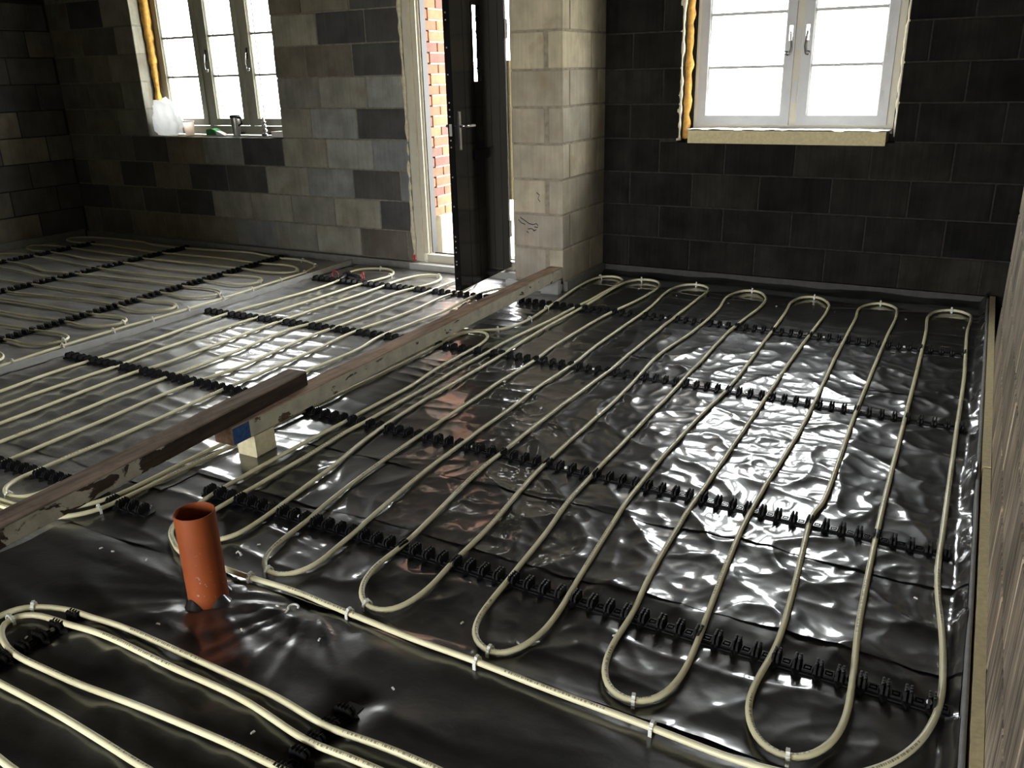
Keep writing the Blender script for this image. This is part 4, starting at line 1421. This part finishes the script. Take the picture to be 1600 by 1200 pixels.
def rail(label, p0, p1, separate=True, pins=(), z=0.0085):
    p0, p1 = Vector((*p0, z)), Vector((*p1, z))
    d = p1 - p0
    L = d.length
    root = link('clip_rail', None)
    root.empty_display_size = 0.05
    root.location = p0
    root.rotation_euler = (0, 0, math.atan2(d.y, d.x))
    tag(root, label, 'clip rail', 'black pipe clip rails')
    bpy.context.view_layer.update()
    b = MB()
    b = rail_base(L)
    o = bpy.data.objects.new('base_strip', b.mesh('base_strip', ['black_plastic', 'black_gloss']))
    COL.objects.link(o)
    o.parent = root
    xs = []
    x = 0.025
    while x < L:
        xs.append(x)
        x += 0.05
    if separate:
        for x in xs:
            o = bpy.data.objects.new('clip', CLIP)
            COL.objects.link(o)
            o.parent = root
            o.location = (x, 0, 0.003)
    else:
        cv = [tuple(v.co) for v in CLIP.vertices]
        cf = [tuple(q.vertices) for q in CLIP.polygons]
        mm = MB()
        for x in xs:
            mm.add([(v[0] + x, v[1], v[2] + 0.003) for v in cv], cf)
        o = bpy.data.objects.new('clip_row', mm.mesh('clip_row', 'black_plastic'))
        o['kind'] = 'stuff'
        COL.objects.link(o)
        o.parent = root
    for x in pins:
        o = bpy.data.objects.new('fixing_pin', PIN)
        COL.objects.link(o)
        o.parent = root
        o.location = (x, 0.0, 0.010)
    return root


rail('farthest black clip rail of the right bay, under the far pipe bends', (-2.526, 4.662), (0.07, 4.613), True, (0.45, 1.0, 1.35, 1.9, 2.3))
rail('second black clip rail from the back of the right bay', (-2.500, 3.646), (0.09, 3.590), True, (0.08, 0.95, 1.7))
rail('black clip rail crossing the middle of the right bay, starting under the cream timber', (-2.501, 2.592), (0.086, 2.532), True, (0.88, 1.30, 1.72))
rail('nearest black clip rail of the right bay, starting behind the orange pipe', (-2.30, 1.842), (0.120, 1.815), True, (0.45, 0.72, 1.07, 1.42, 2.37))
rail('black clip rail crossing the pipes nearest the open door', (-4.235, 4.642), (-2.70, 4.650), True)
rail('black clip rail across the middle straight pipes, at their mid length', (-4.25, 3.630), (-2.70, 3.657), True)
rail('black clip rail ending beside the brown upper timber', (-4.237, 2.647), (-2.70, 2.633), True, (1.10,))
rail('black clip rail partly hidden by the timber at the left edge', (-3.55, 1.630), (-2.78, 1.660), True)
rail('short black clip rail holding the paired pipes left of the orange pipe', (-2.60, 1.628), (-2.337, 1.632), True)
rail('black clip rail nearest the left wall under the left pipe loops', (-7.09, 2.4), (-7.12, 4.95), False)
rail('black clip rail across the middle of the left pipe loops', (-6.03, 2.4), (-6.115, 5.17), False, (1.1, 1.65, 1.95))
rail('black clip rail at the right ends of the left pipe loops', (-4.853, 2.3), (-5.00, 5.15), False, (1.55,))
rail('black clip rail under the bend of the bottom left pipe loops', (-2.030, 0.60), (-2.026, 1.165), True, (0.46,))
rail('short black clip rail across the bottom pipes, right of centre left', (-1.130, 0.55), (-1.115, 1.215), True, (0.48, 0.58))


# ------------------------------------------------------------------ white pipe staples
def staple_mesh():
    mb_ = MB()
    arc = [(-0.0125, 0, -0.020), (-0.0125, 0, 0.0)]
    for k in range(1, 8):
        a = math.pi - math.pi * k / 8
        arc.append((0.0125 * math.cos(a), 0, 0.0125 * math.sin(a)))
    arc += [(0.0125, 0, 0.0), (0.0125, 0, -0.020)]
    for i in range(len(arc) - 1):
        (xa, _, za), (xb, _, zb) = arc[i], arc[i + 1]
        nx_, nz_ = zb - za, -(xb - xa)
        l_ = math.hypot(nx_, nz_)
        nx_, nz_ = -nx_ / l_ * 0.0032, -nz_ / l_ * 0.0032
        w = 0.0042
        mb_.add([(xa, -w, za), (xb, -w, zb), (xb + nx_, -w, zb + nz_), (xa + nx_, -w, za + nz_),
                 (xa, w, za), (xb, w, zb), (xb + nx_, w, zb + nz_), (xa + nx_, w, za + nz_)],
                [(3, 2, 1, 0), (4, 5, 6, 7), (0, 1, 5, 4), (2, 3, 7, 6), (1, 2, 6, 5), (3, 0, 4, 7)])
    mb_.box(-0.006, 0.006, -0.0042, 0.0042, 0.014, 0.0185)
    return mb_.mesh('pipe_staple', 'white_plastic')


STAPLE = staple_mesh()
ORD = ['first', 'second', 'third', 'fourth', 'fifth', 'sixth', 'seventh', 'eighth', 'ninth', 'tenth', 'eleventh']


def staple(R, x, y, label, group):
    d = (R[:, 0] - x) ** 2 + (R[:, 1] - y) ** 2
    i = int(np.argmin(d))
    i = min(max(i, 1), len(R) - 2)
    t = R[i + 1] - R[i - 1]
    o = link('pipe_staple', STAPLE)
    o.location = (R[i, 0], R[i, 1], R[i, 2])
    o.rotation_euler = (0, 0, math.atan2(t[1], t[0]) - math.pi / 2)
    tag(o, label, 'staple', group)


for i, (x, y) in enumerate([(-1.708, 1.539), (-1.321, 1.531), (-0.923, 1.511), (-0.544, 1.504), (-0.192, 1.487)]):
    staple(R_RIGHT, x, y, 'white staple on the %s near pipe bend right of the orange pipe' % ORD[i], 'staples on the near bends')
for i, (x, y) in enumerate([(-1.708, 1.479), (-1.353, 1.476), (-0.938, 1.456), (-0.467, 1.442)]):
    staple(R_RIGHT, x, y, '%s white staple along the diagonal feed pipe, counting from the orange pipe' % ORD[i], 'staples on the feed pipe')
for i, (x, y) in enumerate([(-2.295, 5.475), (-2.008, 5.51), (-1.611, 5.521), (-1.221, 5.485), (-0.826, 5.472), (-0.434, 5.479), (-0.043, 5.48)]):
    staple(R_RIGHT, x, y, 'white staple on the %s far pipe bend, counting from the pale pier' % ORD[i], 'staples on the far bends')
for i, (x, y) in enumerate([(-2.31, 4.025), (-2.25, 4.294), (-2.269, 4.556)]):
    staple(R_RIGHT, x, y, '%s white staple on the pipe curving out from under the cream timber' % ORD[i], 'staples beside the timber')
staple(R_RIGHT, -2.512, 1.556, 'white staple on the paired pipes just below the brown timber', 'staples beside the timber')
for i, (x, y) in enumerate([(-4.395, 2.433), (-4.411, 2.738), (-4.41, 3.075), (-4.393, 3.332), (-4.384, 3.598), (-4.391, 3.898), (-4.391, 4.169), (-4.399, 4.492), (-4.413, 4.749), (-4.505, 4.979), (-4.742, 5.09)]):
    staple(R_LEFT, x, y, '%s white staple on the pipe beside the joint strip, counting from the left edge' % ORD[i], 'staples beside the joint strip')
for i, (x, y) in enumerate([(-4.493, 2.807), (-4.5, 3.207), (-4.516, 3.609), (-4.503, 3.964), (-4.508, 4.37), (-4.495, 4.762)]):
    staple(R_LEFT, x, y, 'white staple on the %s bend of the left pipe loops, counting from the front' % ORD[i], 'staples on the left bends')
for (x, y), lab in (((-3.939, 5.089), 'white staple on top of the left pipe bend before the door threshold'),
                    ((-3.734, 4.917), 'white staple at the right end of the left pipe bend before the door'),
                    ((-3.398, 5.057), 'white staple on the pipe bend closest to the dark door'),
                    ((-2.901, 1.481), 'white staple on the pipe bend at the left edge above the timber')):
    staple(R_MID, x, y, lab, 'staples on the middle bends')
staple(R_FA, -2.156, 1.09, 'white staple on the outer loop at the bottom left corner', 'staples in the foreground')
staple(R_FB, -2.161, 1.028, 'white staple on the inner loop at the bottom left corner', 'staples in the foreground')

# ------------------------------------------------------------------ drain pipe
mb = MB()
mb.lathe([(0.0550, -0.004), (0.0550, 0.297), (0.0545, 0.300), (0.0522, 0.300), (0.0517, 0.297), (0.0517, 0.0), (0.0001, 0.0)], -1.757, 1.358, 48)
o = mb.build('drain_pipe', 'drain', None, True)
mod = o.modifiers.new('split', 'EDGE_SPLIT')
mod.split_angle = math.radians(40)
tag(o, 'orange plastic drain pipe standing upright through the black sheeting', 'pipe')


# ------------------------------------------------------------------ timbers
def timber(name, label, p0, p1, width, z0, z1, mats, seg=24, end=None, bare=None):
    """A beam whose front (right-hand) lower edge runs p0 -> p1; mats: side, top, end, patch."""
    a, b = Vector((*p0, 0)), Vector((*p1, 0))
    d = (b - a).normalized()
    nrm = Vector((-d.y, d.x, 0))
    if nrm.x > 0:
        nrm = -nrm
    L = (b - a).length
    V, Fc, Mt = [], [], []
    for i in range(seg + 1):
        s = L * i / seg
        p = a + d * s
        j = 0.0015 * float(perlin(s * 7, 3.3, 51))
        k_ = 0.0015 * float(perlin(s * 9, 8.3, 52))
        bv = 0.004
        ring = [(bv, z0), (0, z0 + bv), (0 + j, z1 - bv), (bv + k_, z1 + j), (width - bv, z1 + k_), (width, z1 - bv), (width, z0 + bv), (width - bv, z0)]
        for w, z in ring:
            q = p + nrm * w
            V.append((q.x, q.y, z))
    for i in range(seg):
        for k in range(8):
            k2 = (k + 1) % 8
            Fc.append((i * 8 + k, (i + 1) * 8 + k, (i + 1) * 8 + k2, i * 8 + k2))
            m_ = {0: 0, 1: 0, 2: 1, 3: 1, 4: 1, 5: 0, 6: 0, 7: 1}[k]
            if bare and k in (0, 1) and V[i * 8][1] > bare:
                m_ = 2
            if end and k in (0, 1) and L * (i + 0.5) / seg > L - end:
                m_ = 3
            Mt.append(m_)
    Fc += [tuple(range(8)), tuple(seg * 8 + k for k in range(8))[::-1]]
    Mt += [2, 2]
    mb_ = MB()
    mb_.v, mb_.f, mb_.m = V, Fc, Mt
    return tag(mb_.build(name, mats), label, 'timber')


timber('timber_beam', 'long cream-painted timber running from the pale pier, blue at its near end',
       (-2.380, 5.022), (-2.338, 2.035), 0.098, 0.101, 0.175, ['timber_paint', 'timber_top', 'timber_dark', 'blue'], 34, 0.09)
timber('timber_beam', 'dark brown timber with flaking cream paint lying on the other timber, leaving at the left edge',
       (-2.388, 2.515), (-2.200, 0.30), 0.100, 0.1775, 0.240, ['timber_flaked', 'timber_dusty', 'timber_dark', 'timber_dark'], 44, 0)
mb = MB()
mb.extrude([(-2.440, 0.0), (-2.345, 0.004), (-2.340, 0.012), (-2.342, 0.0985), (-2.440, 0.0985)], 1, 2.14, 2.247)
tag(mb.build('insulation_block', 'pir_pale'), 'cream insulation offcut propping up the blue-ended timber', 'insulation block')
mb = MB()
mb.extrude([(-2.50, 0.0), (-2.372, 0.0), (-2.372, 0.0985), (-2.50, 0.0985)], 1, 4.935, 4.984)
tag(mb.build('packing_block', 'foam_strip'), 'pale packing block under the timber end at the pier', 'packing block')
mb = MB()
mb.box(-2.36, -2.16, 0.36, 0.50, 0.012, 0.176)
tag(mb.build('support_block', 'pir_pale'), 'insulation offcut under the brown timber, outside the left edge', 'insulation block')

# ------------------------------------------------------------------ things on the left window sill
SZ = 0.9625


def blob(name, mat, label, cat, c, r, amp, seed, flat=0.0):
    import bmesh
    bm = bmesh.new()
    bmesh.ops.create_icosphere(bm, subdivisions=4, radius=1.0)
    for v in bm.verts:
        n_ = v.co.normalized()
        a = float(perlin(n_.x * 2.1 + n_.z, n_.y * 2.1 - n_.z * 0.7, seed))
        b_ = float(perlin(n_.x * 5.5 + n_.z * 3, n_.y * 5.0 - n_.z * 4, seed + 1))
        k = 1 + amp * a * 1.5 + amp * 0.5 * (abs(b_) * 2 - 0.5)
        v.co = Vector((n_.x * r[0] * k, n_.y * r[1] * k, max(n_.z * r[2] * k, -r[2] * 0.8)))
    me = bpy.data.meshes.new(name)
    bm.to_mesh(me)
    bm.free()
    me.polygons.foreach_set('use_smooth', [True] * len(me.polygons))
    me.materials.append(M[mat])
    o_ = link(name, me)
    o_.location = c
    tag(o_, label, cat)
    return o_


blob('carrier_bag', 'bag', 'crumpled white plastic bag in the left corner of the window sill', 'bag', (-6.345, 5.330, SZ + 0.8 * 0.165), (0.172, 0.085, 0.165), 0.26, 61)
t = thing('paper_cup', 'pale paper cup beside the white bag on the window sill', 'cup', (-6.125, 5.36, SZ))
MB().lathe([(0.0, 0.0), (0.036, 0.0), (0.046, 0.115)], -6.125, 5.36, 24).build('cup_body', 'cup', t, True).location.z = SZ
mb = MB()
mb.lathe([(0.0462, 0.110), (0.0492, 0.113), (0.0492, 0.118), (0.0462, 0.120), (0.044, 0.114)], -6.125, 5.36, 24).build('rim', 'paper', t, True).location.z = SZ
t = thing('snack_packet', 'green packet with paper on the window sill', 'packet', (-5.83, 5.37, SZ))
mb = MB()
mb.extrude([(-5.905, SZ + 0.004), (-5.90, SZ + 0.05), (-5.84, SZ + 0.058), (-5.80, SZ + 0.045), (-5.795, SZ + 0.006)], 1, 5.34, 5.41)
mb.build('wrapper', 'green', t)
mb = MB()
mb.extrude([(-5.80, SZ + 0.004), (-5.80, SZ + 0.040), (-5.765, SZ + 0.030), (-5.70, SZ + 0.004)], 1, 5.35, 5.40)
mb.build('paper_sleeve', 'paper', t)
t = thing('travel_mug', 'stainless steel travel mug standing on the window sill', 'mug', (-5.548, 5.345, SZ))
mb = MB()
mb.lathe([(0.0, 0.0), (0.030, 0.0), (0.030, 0.012), (0.033, 0.02), (0.041, 0.145), (0.041, 0.15)], -5.548, 5.345, 28)
mb.build('mug_body', 'steel', t, True).location.z = SZ
mb = MB()
mb.lathe([(0.043, 0.148), (0.044, 0.150), (0.043, 0.166), (0.032, 0.170), (0.0, 0.170)], -5.548, 5.345, 28)
mb.build('lid', 'black_plastic', t, True).location.z = SZ
mb = MB()
mb.tube([(-5.508, 5.34, SZ + 0.148), (-5.478, 5.338, SZ + 0.150), (-5.468, 5.337, SZ + 0.13), (-5.472, 5.337, SZ + 0.10), (-5.506, 5.34, SZ + 0.085)], 0.009, 8)
mb.build('handle', 'black_plastic', t, True)
# twisted object: two-flute spiral
t = thing('drill_bit', 'upright spiral twisted metal bit on the window sill', 'drill bit', (-5.245, 5.36, SZ))
mb = MB()
V, Fc = [], []
nst, ns = 40, 16
for i in range(nst):
    z = 0.002 + 0.115 * i / (nst - 1)
    tw = i / (nst - 1) * 2 * math.pi * 1.6
    tp = 1.0 - 0.35 * (i / (nst - 1))
    for k in range(ns):
        a = 2 * math.pi * k / ns
        r_ = (0.017 + 0.013 * math.cos(2 * (a - tw))) * tp
        V.append((-5.245 + r_ * math.cos(a), 5.36 + r_ * math.sin(a), SZ + z))
for i in range(nst - 1):
    for k in range(ns):
        k2 = (k + 1) % ns
        Fc.append((i * ns + k, i * ns + k2, (i + 1) * ns + k2, (i + 1) * ns + k))
Fc += [tuple(range(ns))[::-1], tuple((nst - 1) * ns + k for k in range(ns))]
mb.add(V, Fc)
mb.build('spiral_flute', 'steel', t, True)
mb = MB()
mb.lathe([(0.012, 0.116), (0.009, 0.12), (0.009, 0.150), (0.0, 0.152)], -5.245, 5.36, 10)
mb.build('shank', 'steel', t, True).location.z = SZ
t = thing('paper_box', 'small white box at the right end of the window sill', 'box', (-5.06, 5.35, SZ))
mb = MB()
mb.extrude([(-5.12, SZ), (-4.985, SZ), (-4.985, SZ + 0.042), (-5.115, SZ + 0.036)], 1, 5.30, 5.40)
mb.build('box_body', 'paper', t)
mb = MB()
mb.add([(-5.122, 5.297, SZ + 0.037), (-4.984, 5.297, SZ + 0.0435), (-4.984, 5.403, SZ + 0.0435), (-5.122, 5.403, SZ + 0.037),
        (-5.124, 5.295, SZ + 0.041), (-4.984, 5.295, SZ + 0.047), (-4.984, 5.405, SZ + 0.047), (-5.124, 5.405, SZ + 0.041)],
       [(3, 2, 1, 0), (4, 5, 6, 7), (0, 1, 5, 4), (1, 2, 6, 5), (2, 3, 7, 6), (3, 0, 4, 7)])
mb.build('lid', 'paper', t)

# ------------------------------------------------------------------ loose offcuts on the sheeting
def hz(x, y):
    return float(height(np.array([x]), np.array([y]))[0])


OFF = MB().extrude([(-0.006, 0.0), (0.006, 0.0), (0.004, 0.003), (-0.005, 0.003)], 1, -0.0022, 0.0022).mesh('plastic_offcut', 'white_plastic')
for i, (x, y) in enumerate([(-1.534, 1.40), (-1.348, 1.354), (-1.856, 1.652), (-1.551, 1.281), (-2.281, 1.399), (-2.231, 1.403), (-2.095, 1.42),
                            (-1.455, 1.65), (-1.062, 1.287), (-1.252, 1.02), (-1.775, 1.199), (-2.066, 1.01), (-0.67, 1.726), (0.009, 2.257), (-1.061, 1.60),
                            (-1.934, 5.287), (-1.647, 5.221), (-1.29, 5.164), (-1.002, 5.206), (-0.66, 5.211), (-0.269, 5.216), (0.033, 5.16), (-2.315, 5.18)]):
    o = link('plastic_offcut', OFF)
    o.location = (x, y, hz(x, y) + 0.003)
    o.rotation_euler = (0, 0, i * 1.9)
    if i < 15:
        tag(o, 'tiny white plastic offcut lying loose on the sheeting around the orange pipe and near bends', 'offcut', 'white offcuts near the orange pipe')
    else:
        tag(o, 'tiny white speck of plastic inside the far pipe bends below the two-light window', 'offcut', 'white specks in the far bends')
mb = MB()
cx, cy_ = -1.502, 1.425
mb.tube([(cx + 0.014 * math.cos(a), cy_ + 0.014 * math.sin(a), hz(cx, cy_) + 0.008) for a in np.linspace(0.3, 4.4, 12)] + [(cx - 0.002, cy_ - 0.032, hz(cx, cy_) + 0.006)], 0.0032, 6)
tag(mb.build('loose_staple', 'white_plastic', None, True), 'loose curled white staple lying in the fold below the feed pipe', 'staple')
mb = MB()
mb.tube([(-1.875 + 0.006 * i, 1.575 + 0.005 * math.sin(i), 0.016 + 0.006 * (i % 2)) for i in range(6)], 0.0028, 6)
tag(mb.build('loose_staple', 'white_plastic', None, True), 'loose white staple by the pipe bend right of the orange pipe', 'staple')
